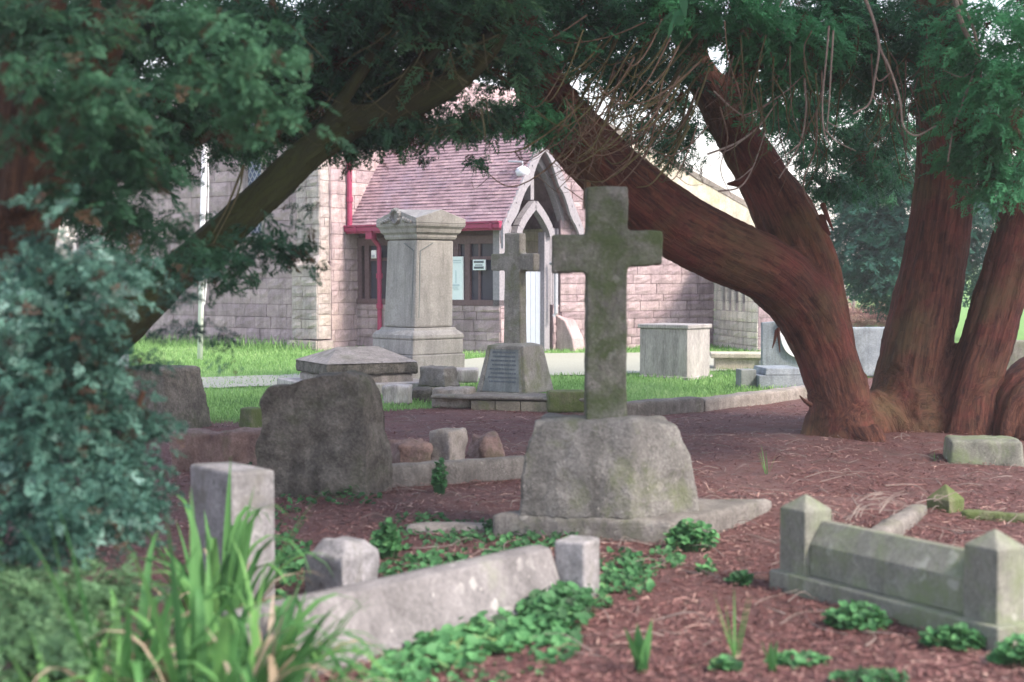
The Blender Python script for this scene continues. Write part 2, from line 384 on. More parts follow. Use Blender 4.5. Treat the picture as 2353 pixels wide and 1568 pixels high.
wf.build('window_frame', MAT['buff_stone'], win)
# corner buttress, two stages with weathered set-offs
bt = MB(); bf1, bf2 = BF-.34, BF-.24
al, ar = a_at(672, bf1), -.01
zs = z_at(604, 25.2)
def stage(x0, x1, bf, z0, z1):
    ashlar(bt, pt(x0, bf, 0), u, -v, 0, x1-x0, z0, z1, .21, depth=.2, bl=(.28,.55), tint=(.45,.95), rough=.03)
    ashlar(bt, pt(x0, BF-.0, 0), -v, -u, .0, BF-bf, z0, z1, .21, depth=.18, bl=(.2,.4), tint=(.4,.8))
    ashlar(bt, pt(x1, bf, 0), v, u, .0, BF-bf, z0, z1, .21, depth=.18, bl=(.2,.4), tint=(.4,.8))
stage(al, ar, bf1, ZG+.28, zs-.08); stage(al+.03, ar-.03, bf2, zs+.03, 4.6); stage(al-.05, ar+.05, bf1-.07, ZG-.1, ZG+.26)
bt.box8([pt(al-.02, bf1-.04, zs-.08), pt(ar+.02, bf1-.04, zs-.08), pt(ar+.02, BF, zs-.08), pt(al-.02, BF, zs-.08), pt(al-.02, bf1-.04, zs-.04), pt(ar+.02, bf1-.04, zs-.04), pt(ar+.02, bf2, zs+.16), pt(al-.02, bf2, zs+.16)], .9)
bt.build('buttress', MAT['buff_stone'], ch)
# return wall from the corner and behind the porch
rw = MB(); ashlar(rw, pt(0, BF, 0), v, u, 0, 8.0, ZG, 5.6, .22, depth=.3, bl=(.25,.55), tint=(.35,.85)); rw.build('return_wall', MAT['sandstone'], ch)
# ---- porch
A1, W_, ZE, ZR = 3.66, 2.30, 2.56, 4.16
B0, B1 = .22, 2.08; AF = 3.36
zsill = z_at(702, 25)
pw = MB(); ashlar(pw, pt(.02, B0, 0), u, -v, 0, AF-.02, ZG, zsill, .17, depth=.3, bl=(.25,.6), tint=(.25,.7))
ashlar(pw, pt(AF, B0, 0), v, u, 0, .30, ZG, zsill, .17, depth=.25, bl=(.2,.4)); ashlar(pw, pt(AF, B1-.30, 0), v, u, 0, .30, ZG, zsill, .17, depth=.25, bl=(.2,.4))
ashlar(pw, pt(AF, B1, 0), -u, v, 0, AF-.02, ZG, zsill, .2, depth=.3)
pw.build('porch_wall', MAT['sandstone'], ch, label='low stone porch wall below the timber windows')
tf = MB(); bw = B0+.05
def tb(a0, a1, z0, z1, b=bw, d=.12, t=.5): tf.box8([pt(a0,b,z0),pt(a1,b,z0),pt(a1,b+d,z0),pt(a0,b+d,z0),pt(a0,b,z1),pt(a1,b,z1),pt(a1,b+d,z1),pt(a0,b+d,z1)], t)
tb(.02, AF-.0, zsill+.003, zsill+.10, B0-.02, .2); tb(.02, AF, 2.20, 2.34, B0, .14); tb(.02, AF, 2.345, 2.50, B0+.06, .1)
posts = [.06, a_at(846, bw), a_at(905, bw), a_at(985, bw), a_at(1050, bw), a_at(1076, bw), a_at(1143, bw), AF-.10]
for a in posts: tb(a-.055, a+.055, zsill+.10, 2.20, bw-.03, .13)
for k in range(11): tb(.2+k*.31, .27+k*.31, 2.42, 2.50, B0-.16, .2)   # rafter feet
tf.build('porch_timber_frame', MAT['brown_timber'], ch)
pg = MB()
for x0, x1 in zip(posts, posts[1:]):
    if x1-x0 < .2: continue
    p = MB(); b = bw+.03
    p.box8([pt(x0+.055,b,zsill+.10),pt(x1-.055,b,zsill+.10),pt(x1-.055,b+.02,zsill+.10),pt(x0+.055,b+.02,zsill+.10),pt(x0+.055,b,2.20),pt(x1-.055,b,2.20),pt(x1-.055,b+.02,2.20),pt(x0+.055,b+.02,2.20)])
    w = p.build('porch_window', MAT['glass_dark'], ch)
    q = MB()
    mid = (x0+x1)/2
    q.box8([pt(mid-.10,b-.03,zsill+.10),pt(mid-.05,b-.03,zsill+.10),pt(mid-.05,b-.004,zsill+.10),pt(mid-.10,b-.004,zsill+.10),pt(mid-.10,b-.03,2.20),pt(mid-.05,b-.03,2.20),pt(mid-.05,b-.004,2.20),pt(mid-.10,b-.004,2.20)])
    q.box8([pt(x0+.055,b-.035,1.92),pt(x1-.055,b-.035,1.92),pt(x1-.055,b-.005,1.92),pt(x0+.055,b-.005,1.92),pt(x0+.055,b-.035,1.98),pt(x1-.055,b-.035,1.98),pt(x1-.055,b-.005,1.98),pt(x0+.055,b-.005,1.98)])
    q.build('mullion', MAT['brown_timber'], w)
# tiled roof, both slopes; each course of tiles laid over the one below
rf = MB(); hb = W_/2
def slope(b_e, b_r):
    d = Vector((0, 0, 0)); run = b_r-b_e; L = math.hypot(run, ZR-ZE); nrow = 27; n_ = Vector((0,0,1))*abs(run)/L + v*(-(ZR-ZE)/L*(1 if run > 0 else -1))
    for r in range(nrow):
        t0, t1 = r/nrow, min(1, (r+1.25)/nrow); a = -.02-(.08 if r % 2 else 0)
        while a < A1-.03:
            e = min(a+.165, A1-.03); aa = max(a, 0.0)
            if e-aa > .02:
                j = random.uniform(-.004, .004); lift = .021+random.uniform(0, .008)
                P = lambda A, t, o: pt(A, b_e+run*t, ZE+(ZR-ZE)*t)+n_*o
                rf.box8([P(aa+.003,t0,lift-.014+j),P(e-.003,t0,lift-.014+j),P(e-.003,t1,-.006),P(aa+.003,t1,-.006),P(aa+.003,t0,lift+j),P(e-.003,t0,lift+j),P(e-.003,t1,.008),P(aa+.003,t1,.008)], random.gauss(.5, .13)+.15*noise.noise((a*1.2, r*.12, b_e)))
            a = a+.165
    c = [pt(0, b_e, ZE-.01)-n_*.02, pt(A1-.05, b_e, ZE-.01)-n_*.02, pt(A1-.05, b_r, ZR-.01)-n_*.02, pt(0, b_r, ZR-.01)-n_*.02]
    rf.box8([p-n_*.05 for p in c]+c, .3)
slope(0, hb); slope(W_, hb)
for k in range(12):
    rf.tube([pt(k*.305, hb, ZR+.0), pt(min(k*.305+.30, A1), hb, ZR+.0)], .085, 10, random.uniform(.4,.7))
roof = rf.build('porch_roof', MAT['roof_tile'], ch)
gb = MB(); gb.bar(pt(-.02, -.06, ZE-.07), pt(A1-.06, -.06, ZE-.07), .11, .075, tint=.5)
gb.bar(pt(-.02, -.085, ZE-.01), pt(A1-.06, -.085, ZE-.01), .10, .03)
gb.bar(pt(-.02, -.035, ZE-.125), pt(A1-.06, -.035, ZE-.125), .06, .04)
for k in range(5): gb.box(pt(.3+k*.78, -.12, ZE-.12), (.05,.03,.12), -TH)
gb.build('gutter', MAT['red_paint'], ch)
for (nm, a, b, z0, z1) in (('upper', -.05+a_at(797, BF+.3)*0+.10, -.05, ZE-.08, 5.2),):
    d_ = MB(); d_.tube([pt(.07, -.02, z0), pt(.07, -.02, z1)], .048, 10)
    for zz in (3.0, 3.9, 4.8): d_.tube([pt(.07, -.02, zz), pt(.07, -.02, zz+.09)], .062, 10)
    d_.build('downpipe', MAT['red_paint'], ch, label='red downpipe running up the wall from the porch gutter')
ad = a_at(873, B0-.05)
d_ = MB(); d_.tube([pt(ad-.03, -.03, ZE-.13), pt(ad-.03, -.02, ZE-.20), pt(ad, B0-.08, ZE-.36), pt(ad, B0-.06, ZE-.42), pt(ad, B0-.06, ZG)], .042, 10)
for zz in (1.05, 1.6): d_.tube([pt(ad, B0-.06, zz), pt(ad, B0-.06, zz+.09)], .062, 10)
d_.box(pt(ad-.03, -.03, ZE-.25), (.15,.13,.17), -TH)
d_.build('downpipe', MAT['red_paint'], ch, label='red downpipe down the front of the porch')
# ---- gable front
bg = MB()
def barge(b_e, z_e, b_r, z_r, t=.05, wd=.32):
    a = A1-.02; n = 14
    for i in range(n):
        f0, f1 = i/n, (i+1)/n
        lo = lambda f: wd*(1-.28*abs(math.sin(f*math.pi*3.0)))
        P = lambda f, o, aa: pt(aa, b_e+(b_r-b_e)*f, z_e+(z_r-z_e)*f+o)
        bg.box8([P(f0,-lo(f0),a),P(f1,-lo(f1),a),P(f1,-lo(f1),a-t),P(f0,-lo(f0),a-t),P(f0,.07,a),P(f1,.07,a),P(f1,.07,a-t),P(f0,.07,a-t)], .5)
    for i in range(5):
        f = .12+i*.19; bg.tube([pt(a+.012, b_e+(b_r-b_e)*f, z_e+(z_r-z_e)*f-.06), pt(a-.02, b_e+(b_r-b_e)*f, z_e+(z_r-z_e)*f-.06)], .02, 8, .1)
barge(-.06, ZE-.14, hb, ZR-.02); bg.build('barge_board', MAT['pale_timber'], ch)
bg = MB(); barge(W_+.06, ZE-.14, hb, ZR-.02); bg.build('barge_board', MAT['pale_timber'], ch)
gf = MB()
def gb8(b0, b1, z0, z1, a=AF, d=.14, t=.5): gf.box8([pt(a,b0,z0),pt(a,b1,z0),pt(a-d,b1,z0),pt(a-d,b0,z0),pt(a,b0,z1),pt(a,b1,z1),pt(a-d,b1,z1),pt(a-d,b0,z1)], t)
gb8(B0-.02, B0+.16, zsill, 2.5); gb8(B1-.16, B1+.02, zsill, 2.5)
gb8(.62, .78, ZG, 2.42); gb8(W_-.78, W_-.62, ZG, 2.42); gb8(hb-.05, hb+.05, 2.98, 3.7)
for sg in (-1, 1):                                          # pointed-arch braces of the doorway and struts above
    pts = [pt(AF+.02, hb+sg*(.50-.50*math.sin(t*1.57)**1.5), 2.36+.54*math.sin(t*1.57)) for t in np.linspace(0, 1, 8)]
    for p, q in zip(pts, pts[1:]): gf.bar(p, q, .15, .13, up=u)
    pts = [pt(AF+.02, hb+sg*(.92-.85*t), 2.55+1.15*t+.14*math.sin(t*3.14)) for t in np.linspace(0, 1, 7)]
    for p, q in zip(pts, pts[1:]): gf.bar(p, q, .10, .12, up=u)
    gf.bar(pt(AF-.02, hb+sg*1.12, 2.52), pt(AF-.02, hb, 4.05), .12, .12, up=u)
gf.build('gable_frame', MAT['pale_timber'], ch)
for (b0, b1) in ((B0+.16, .62), (W_-.62, B1-.16)):
    ds = MB()
    for k in range(3):
        w = (b1-b0)/3
        ds.box8([pt(AF-.05,b0+k*w+.006,zsill),pt(AF-.05,b0+(k+1)*w-.006,zsill),pt(AF-.08,b0+(k+1)*w-.006,zsill),pt(AF-.08,b0+k*w+.006,zsill),pt(AF-.05,b0+k*w+.006,2.5),pt(AF-.05,b0+(k+1)*w-.006,2.5),pt(AF-.08,b0+(k+1)*w-.006,2.5),pt(AF-.08,b0+k*w+.006,2.5)])
    ds.build('side_panel', MAT['pale_timber'], ch)
dr = MB()
for k in range(5):
    w = (W_-.78-.78)/5; b0 = .78+k*w
    dr.box8([pt(AF-.09,b0+.004,ZG),pt(AF-.09,b0+w-.004,ZG),pt(AF-.13,b0+w-.004,ZG),pt(AF-.13,b0+.004,ZG),pt(AF-.09,b0+.004,1.72),pt(AF-.09,b0+w-.004,1.72),pt(AF-.13,b0+w-.004,1.72),pt(AF-.13,b0+.004,1.72)])
dr.build('door', MAT['blue_paint'], ch, label='pale half-height boarded porch door')
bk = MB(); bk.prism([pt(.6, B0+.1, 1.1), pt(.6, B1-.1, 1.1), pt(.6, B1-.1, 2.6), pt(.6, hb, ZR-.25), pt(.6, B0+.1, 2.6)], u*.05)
bk.build('dark_infill', MAT['shaded_timber'], ch)  # dark sheet standing in for the shaded porch interior
# ---- vestry wing right of the porch: gabled wall, lower side wing
Pc = at(1287, 700, 25.7); Pc.z = 0; Pd = at(1641, 700, 27.4); Pd.z = 0
dd = (Pd-Pc); Lw = dd.length; dd.normalize(); nn = Vector((dd.y, -dd.x, 0))
def vz(s):  # verge height
    return z_at(255, 25.7)+(z_at(455, 27.4)-z_at(255, 25.7))*s/Lw
vw = MB(); ashlar(vw, Pc, dd, nn, 0, Lw, ZG, 4.9, .16, top=lambda s: vz(s)-.02, depth=.3, bl=(.3,.7), tint=(.2,.65)); vw.build('vestry_wall', MAT['sandstone'], ch)
pl = MB()
def pv(s, o, z): return Vector((Pc.x+dd.x*s+nn.x*o, Pc.y+dd.y*s+nn.y*o, z))
# soffit boards and roof slab following the verge
s1 = Lw*1.24
pl.box8([pv(-.3,.32,vz(-.3)),pv(s1,.32,vz(s1)),pv(s1,-5,vz(s1)),pv(-.3,-5,vz(-.3)),pv(-.3,.32,vz(-.3)+.06),pv(s1,.32,vz(s1)+.06),pv(s1,-5,vz(s1)+.06),pv(-.3,-5,vz(-.3)+.06)], .5)
pl.build('vestry_roof', MAT['roof_tile'], ch)
vb = MB(); vb.box8([pv(-.3,.325,vz(-.3)-.30),pv(s1,.325,vz(s1)-.30),pv(s1,.30,vz(s1)-.30),pv(-.3,.30,vz(-.3)-.30),pv(-.3,.35,vz(-.3)+.10),pv(s1,.35,vz(s1)+.10),pv(s1,.30,vz(s1)+.10),pv(-.3,.30,vz(-.3)+.10)])
vb.build('verge_board', MAT['cream_stone'], ch)
cpn = MB(); cpn.box8([pv(-.3,.36,vz(-.3)+.03),pv(s1,.36,vz(s1)+.03),pv(s1,-.2,vz(s1)+.065),pv(-.3,-.2,vz(-.3)+.065),pv(-.3,.38,vz(-.3)+.13),pv(s1,.38,vz(s1)+.13),pv(s1,-.2,vz(s1)+.13),pv(-.3,-.2,vz(-.3)+.13)]); cpn.build('verge_coping', MAT['drab_stone'], ch)
ed = at(1742, 700, 25.3); ed.z = 0; d2 = ed-Pd; L2 = d2.length; d2.normalize(); n2_ = Vector((-abs(d2.y), -d2.x*(1 if d2.y < 0 else -1)*-1, 0)); n2_ = Vector((d2.y, -d2.x, 0)); n2_ = n2_ if n2_.x < 0 else -n2_
sw = MB(); hs = []; ztop = 2.25
zwa, zwb = z_at(697, 26.3), 2.0
for k in range(4): hs.append((.38+k*.33, .38+k*.33+.2, zwa, zwb))
ashlar(sw, Pd, d2, n2_, 0, L2, ZG, ztop, .16, hs, depth=.25, bl=(.22,.45), tint=(.3,.8), rough=.02); sw.build('side_wing_wall', MAT['pale_wall'], ch)
for q in hs:
    g = MB(); P = lambda s, o, z: Vector((Pd.x+d2.x*s+n2_.x*o, Pd.y+d2.y*s+n2_.y*o, z))
    g.box8([P(q[0],-.1,q[2]),P(q[1],-.1,q[2]),P(q[1],-.12,q[2]),P(q[0],-.12,q[2]),P(q[0],-.1,q[3]),P(q[1],-.1,q[3]),P(q[1],-.12,q[3]),P(q[0],-.12,q[3])])
    g.build('window', MAT['glass_dark'], ch)
ew = MB(); e2 = Vector((-n2_.x, -n2_.y, 0)); ashlar(ew, ed, e2, d2, 0, .42, ZG, ztop, .18, depth=.25, bl=(.25,.5), tint=(.1,.4)); ew.build('side_wing_end_wall', MAT['sandstone'], ch)
rr = MB(); Q = lambda s, o, z: Vector((Pd.x+d2.x*s+n2_.x*o, Pd.y+d2.y*s+n2_.y*o, z))
rr.box8([Q(-.1,.15,ztop),Q(L2+.15,.15,ztop),Q(L2+.15,-.44,ztop),Q(-.1,-.44,ztop),Q(-.1,.15,ztop+.08),Q(L2+.15,.15,ztop+.08),Q(L2+.15,-.44,ztop+.12),Q(-.1,-.44,ztop+.12)])
rr.build('side_wing_roof', MAT['roof_tile'], ch)
# plinth stones at the foot of the door post
fs = MB(); fs.prism([pt(AF+.02, B1-.22, ZG), pt(AF+.42, B1-.22, ZG), pt(AF+.38, B1-.22, ZG+.30), pt(AF+.20, B1-.22, ZG+.62), pt(AF+.02, B1-.22, ZG+.72)], v*.35, .7)
fs.build('door_plinth', MAT['sandstone'], ch, bevel=.02)
dp = MB(); pp = at(1277, 700, 25.45)
dp.tube([Vector((pp.x-.10, pp.y-.05, 1.86)), Vector((pp.x-.03, pp.y-.1, 1.88)), Vector((pp.x, pp.y-.1, 1.80)), Vector((pp.x, pp.y-.1, .98)), Vector((pp.x-.04, pp.y-.1, .92))], .035, 8); dp.build('waste_pipe', MAT['lead'], ch)
# notices and lamp fixed to the porch
def board(name, x0, y0, x1, y1, b, mat, label, cat, t=.03):
    a0, a1 = a_at(x0, b), a_at(x1, b); Y = (O+u*(a0+a1)/2+v*b).y; z0, z1 = z_at(y1, Y), z_at(y0, Y)
    o = thing(name, pt((a0+a1)/2, b, z0), label, cat); m_ = MB()
    m_.box8([pt(a0,b-t,z0),pt(a1,b-t,z0),pt(a1,b,z0),pt(a0,b,z0),pt(a0,b-t,z1),pt(a1,b-t,z1),pt(a1,b,z1),pt(a0,b,z1)])
    return m_.build('panel', MAT[mat], o), a0, a1, z0, z1
bb = bw-.035
o, a0, a1, z0, z1 = board('notice_board', 1029, 590, 1066, 696, bb, 'paper', 'white notice board on the porch timber behind the tall pillar monument', 'notice board')
def tbar(A0, A1_, Z0, Z1, nm='text_line'):
    tx = MB(); tx.box8([pt(A0,bb-.036,Z0),pt(A1_,bb-.036,Z0),pt(A1_,bb-.032,Z0),pt(A0,bb-.032,Z0),pt(A0,bb-.036,Z1),pt(A1_,bb-.036,Z1),pt(A1_,bb-.032,Z1),pt(A0,bb-.032,Z1)]); tx.build(nm, INK, o)
INK = MAT['faint_ink']
W0 = a1-a0; H0 = z1-z0
tbar(a0+.15*W0, a1-.1*W0, z0+.90*H0, z0+.925*H0); tbar(a0+.15*W0, a1-.1*W0, z0+.86*H0, z0+.875*H0)
tbar(a0+.55*W0, a0+.60*W0, z0+.42*H0, z0+.7*H0); tbar(a0+.2*W0, a0+.8*W0, z0+.36*H0, z0+.40*H0)
for k in range(3): tbar(a0+(.25+.1*k)*W0, a0+(.7+.03*k)*W0, z0+(.33-.025*k)*H0, z0+(.338-.025*k)*H0)
o, a0, a1, z0, z1 = board('small_sign', 1089, 597, 1117, 621, bb, 'paper', 'small dark framed sign on the porch window left of the cross', 'sign')
INK = MAT['ink']; W0 = a1-a0; H0 = z1-z0
for f0, f1, i0 in ((.68,.88,.1), (.44,.52,.2), (.12,.34,.1)): tbar(a0+i0*W0, a1-i0*W0, z0+f0*H0, z0+f1*H0)
ab = a_at(867, bb); o = thing('alarm_box', pt(ab, bb, z_at(594, 25.9)), 'small pale box on the porch timber beside the red downpipe', 'alarm box')
m_ = MB(); m_.box(pt(ab, bb-.05, z_at(594, 25.9)), (.12,.10,.15), -TH); m_.build('casing', MAT['white_paint'], o, bevel=.012); m_ = MB(); m_.box(pt(ab, bb-.105, z_at(592, 25.9)), (.06,.02,.05), -TH); m_.build('cover', MAT['lead'], o)
la = pt(AF+.18, .62, z_at(392, 24.4)); o = thing('porch_lamp', la, 'white dome lamp under the gable of the church porch', 'lamp')
m_ = MB(); m_.tube([la+Vector((0,0,f)) for f in (-.12,-.08,0,.05,.09)], [.02,.10,.13,.10,.03], 14); m_.build('lamp_shade', MAT['lamp_glass'], o, smooth=True)
m_ = MB(); m_.tube([la+Vector((0,0,.09)), la+Vector((0,0,.16)), la-u*.3+Vector((0,0,.18))], .018, 8); m_.build('bracket', MAT['lead'], o)
# white pole
wp0 = gp(459, 826); wp1 = at(470, 330, wp0.y); o = thing('white_pole', wp0, 'tall white pole standing in the grass before the church wall', 'pole')
m_ = MB(); m_.tube([wp0-Vector((0,0,.1)), wp1], .045, 12); m_.build('shaft', MAT['white_paint'], o, smooth=True)
m_ = MB(); m_.tube([at(470, 700, wp0.y-.1), at(476, 630, wp0.y-.1), at(479, 420, wp0.y-.1), at(478, 330, wp0.y-.1)], .010, 6); m_.build('cord', MAT['white_paint'], o)
# ------------------------------------------------------------------ rough stone by voxel remesh + noise displacement
def fb(p, f, o=4):
    s = 0; a = 1
    for i in range(o): s += a*noise.noise(p*f+Vector((11.3*i, 5.1, 2.2))); f *= 2.1; a *= .5
    return s
def rough(name, mb, mat, parent, vox=.02, amp=.012, freq=5, smooth=3, chisel=0, label=None, vmap=None, dfun=None):
    me = bpy.data.meshes.new('tmp'); me.from_pydata(mb.v, [], mb.f); me.update()
    t = bpy.data.objects.new('tmp', me); col.objects.link(t); fixn(t)
    r = t.modifiers.new('r', 'REMESH'); r.mode = 'VOXEL'; r.voxel_size = vox
    if smooth:
        q = t.modifiers.new('s', 'SMOOTH'); q.iterations = smooth; q.factor = .5
    dg = bpy.context.evaluated_depsgraph_get(); e = t.evaluated_get(dg); m2 = e.to_mesh()
    n = len(m2.vertices); co_ = np.empty(n*3, np.float32); no = np.empty(n*3, np.float32)
    m2.vertices.foreach_get('co', co_); m2.vertices.foreach_get('normal', no)
    co_ = co_.reshape(-1, 3); no = no.reshape(-1, 3)
    faces = [tuple(p.vertices) for p in m2.polygons]; e.to_mesh_clear(); bpy.data.objects.remove(t)
    V = []
    for p, q in zip(co_, no):
        p = Vector(p); q = Vector(q); d = dfun(p) if dfun else amp*fb(p, freq)
        if chisel: d += chisel*(abs(fb(p+Vector((3, 3, 3)), freq*.45, 2))-.35)
        w = p+q*d
        V.append(w)
    bark = [vmap(p) for p in V] if vmap else None
    return obj(name, np.array([tuple(p) for p in V]), np.array(faces, dtype=np.int32) if all(len(f) == 4 for f in faces) else faces, MAT[mat], parent, smooth=True, label=label, bark=bark)
def bz(p): return gz(p.x, p.y)
def yfix(p, Y): return Vector((p.x*Y/p.y, Y, 0))
# ---- tall cross on a rough rock base
Yc = 8.9; k = Yc/F
zb = z_at(1192, Yc-.38)
cr = thing('granite_cross', Vector((( 1393-CX)*k, Yc, zb)), 'tall mossy granite cross on a rough-hewn rock base in the foreground', 'grave cross')
m_ = MB(); cxx = (1393-CX)*k
def X_(p): return (p-CX)*k
zt = z_at(955, Yc)
m_.add([(X_(1186),Yc-.24,zb-.02),(X_(1440),Yc-.38,zb-.02),(X_(1606),Yc-.06,zb-.02),(X_(1585),Yc+.38,zb-.02),(X_(1215),Yc+.34,zb-.02),
        (X_(1200),Yc-.22,zb+.30),(X_(1445),Yc-.34,zb+.28),(X_(1596),Yc-.05,zb+.26),(X_(1570),Yc+.34,zb+.3),(X_(1228),Yc+.30,zb+.3),
        (X_(1222),Yc-.14,zt-.02),(X_(1450),Yc-.23,zt),(X_(1552),Yc-.02,zt-.05),(X_(1535),Yc+.26,zt-.04),(X_(1245),Yc+.24,zt)],
       [(4,3,2,1,0),(10,11,12,13,14)]+[(j*5+i, j*5+(i+1)%5, j*5+5+(i+1)%5, j*5+5+i) for j in (0,1) for i in range(5)])
rough('rock_base', m_, 'rock_stone', cr, .02, .026, 3.5, 2, .035)
m_ = MB(); D = .12
def slab(mb, x0, x1, y0, y1, d=D, tl=0, tr=0):
    mb.box8([(X_(x0),Yc-d,z_at(y1,Yc)-tl),(X_(x1),Yc-d,z_at(y1,Yc)+tr),(X_(x1),Yc+d,z_at(y1,Yc)+tr),(X_(x0),Yc+d,z_at(y1,Yc)-tl),
             (X_(x0),Yc-d,z_at(y0,Yc)),(X_(x1),Yc-d,z_at(y0,Yc)),(X_(x1),Yc+d,z_at(y0,Yc)),(X_(x0),Yc+d,z_at(y0,Yc))])
slab(m_, 1345, 1438, 431, 975)
slab(m_, 1346, 1519, 531, 620, D-.004, tl=-.0, tr=.03); slab(m_, 1267, 1440, 540, 624, D-.004, tl=.012)
rough('cross_shaft', m_, 'cross_stone', cr, .012, .007, 7, 1, .009)
# plinth slab beneath it
def zp_(x, y, z):
    d = ray(x, y); return CAM+d*((z-CAMH)/d.z)
c0, cl, crr = zp_(1545, 1196, zb), zp_(1128, 1180, zb), zp_(1775, 1146, zb)
o = thing('stone_plinth', c0, 'flat grey stone kerb slab under the tall granite cross', 'plinth')
m_ = MB(); 
bk_ = cl+(crr-c0)*.8
P = [cl, c0, crr, bk_]
m_.box8([Vector((p.x, p.y, -.12)) for p in P]+[Vector((p.x, p.y, zb-.001)) for p in P])
rough('slab', m_, 'kerb_stone', o, .022, .008, 5, 1, .010)
# ---- rough headstone at the left
g0 = gp(745, 1142); Yh = g0.y+.12; k = Yh/F
o = thing('rough_headstone', Vector((X_(745), Yh, 0)), 'dark irregular rough boulder headstone standing in the litter', 'headstone')
out = [(603,1165),(588,1020),(604,975),(597,915),(622,884),(668,876),(700,862),(750,856),(800,850),(846,858),(872,892),(886,940),(893,1005),(897,1165)]
m_ = MB(); n = len(out)
V = [(X_(x if x < 790 else x-50*(x-790)/107), Yh-.15, z_at(y, Yh)) for x, y in out]+[(X_(x*.95+44), Yh+.22, z_at(y, Yh)-.02) for x, y in out]
m_.add(V, [tuple(range(n)), tuple(range(n, 2*n))[::-1]]+[(i, n+i, n+(i+1) % n, (i+1) % n) for i in range(n)])
rough('stone', m_, 'dark_rock', o, .02, .030, 3.5, 1, .06)
# ---- small cross on an inscribed tapered base
Ys = 17.0; k = Ys/F; al_ = R(33); zb_ = z_at(905, Ys-.3); zt_ = z_at(790, Ys)
o = thing('small_cross', Vector((X_(1184), Ys, zb_)), 'smaller weathered stone cross on a tapered base with an inscribed panel', 'grave cross')
m_ = MB(); c = Vector((X_(1184), Ys, zb_)); m_.box(c, (.72, .60, zt_-zb_), al_*-1+R(0), top=(.53, .44)); 
rot = -al_
m_.v, m_.f, m_.t = [], [], []
# rotate so that the wide face looks left of the camera
rot = R(-32)
m_.box(c, (.70, .66, zt_-zb_-.02), rot, top=(.50, .46)); m_.box(c+Vector((0,0,zt_-zb_-.02)), (.50,.46,.03), rot, top=(.32,.28))
m_.build('tapered_base', MAT['small_cross_stone'], o, bevel=.012)
ux, uy = Vector((math.cos(rot), math.sin(rot), 0)), Vector((-math.sin(rot), math.cos(rot), 0))
m_ = MB()
H = zt_-zb_
def face(a, t, off): # a across -1..1 of the face, t up 0..1 ; on the -uy face
    w = (.35+(.25-.35)*t)*a; d = .33+(.23-.33)*t
    return c+ux*w-uy*(d+off)+Vector((0, 0, H*t))
fr = MB()
for (a0, a1, t0, t1) in ((-.88,-.76,.04,.92),(.76,.88,.04,.92),(-.88,.88,.90,.95)):
    fr.box8([face(a0,t0,.012),face(a1,t0,.012),face(a1,t0,-.02),face(a0,t0,-.02),face(a0,t1,.012),face(a1,t1,.012),face(a1,t1,-.02),face(a0,t1,-.02)])
fr.build('panel_moulding', MAT['small_cross_stone'], o)
m_.box8([face(-.76,.04,.004),face(.76,.04,.004),face(.76,.04,-.02),face(-.76,.04,-.02),face(-.76,.90,.004),face(.76,.90,.004),face(.76,.90,-.02),face(-.76,.90,-.02)])
pn = m_.build('inscription_panel', MAT['inscribed_slate'], o)
for r in range(8):
    m_ = MB()
    t = .82-.085*r; a = -.6+.08*(r % 2)
    while a < .58:
        w = random.uniform(.025, .06); m_.box8([face(a,t,.007),face(a+w,t,.007),face(a+w,t,-.0),face(a,t,-.0),face(a,t+.035,.007),face(a+w,t+.035,.007),face(a+w,t+.035,0),face(a,t+.035,0)]); a += w+random.choice([.012,.012,.03])
    m_.build('inscription_line', MAT['ink'], pn)
m_ = MB(); top = z_at(536, Ys)-zb_
def cb(a0, a1, z0, z1, d, w0=None):
    P = lambda a, s, z: c+ux*a+uy*s+Vector((0, 0, z))
    w0 = w0 or (a0, a1)
    m_.box8([P(w0[0],-d,z0),P(w0[1],-d,z0),P(w0[1],d,z0),P(w0[0],d,z0),P(a0,-d,z1),P(a1,-d,z1),P(a1,d,z1),P(a0,d,z1)])
za0, za1 = z_at(622, Ys)-zb_, z_at(583, Ys)-zb_
cb(-.105, .105, H-.02, top, .075, (-.12, .12)); cb(-.30, -.1, za0, za1, .073); cb(.1, .30, za0, za1, .073)
rough('cross', m_, 'small_cross_stone', o, .014, .004, 7, 1)
# ---- tall pillar monument
Yp = 19.0; k = Yp/F; ro = R(45-90)
cz = .14; c = Vector((X_(957), Yp, cz)); o = thing('pillar_monument', c, 'tall square pedestal monument with a pedimented cap and carved wreath', 'grave monument')
lean = .028
def ring(mb, specs, tint=.5):     # stacked square rings (half-diagonal D-px half width, z)
    V = []
    for (hw, y) in specs:
        z = z_at(y, Yp); r = hw*k
        for q in range(4):
            a = math.pi/2*q-math.pi/2+R(-2); V.append((c.x+r*math.cos(a)+lean*(z-cz), c.y+r*math.sin(a), z))
    n = len(specs)
    mb.add(V, [(3,2,1,0), tuple((n-1)*4+q for q in range(4))]+[(j*4+q, j*4+(q+1)%4, j*4+4+(q+1)%4, j*4+4+q) for j in range(n-1) for q in range(4)], tint)
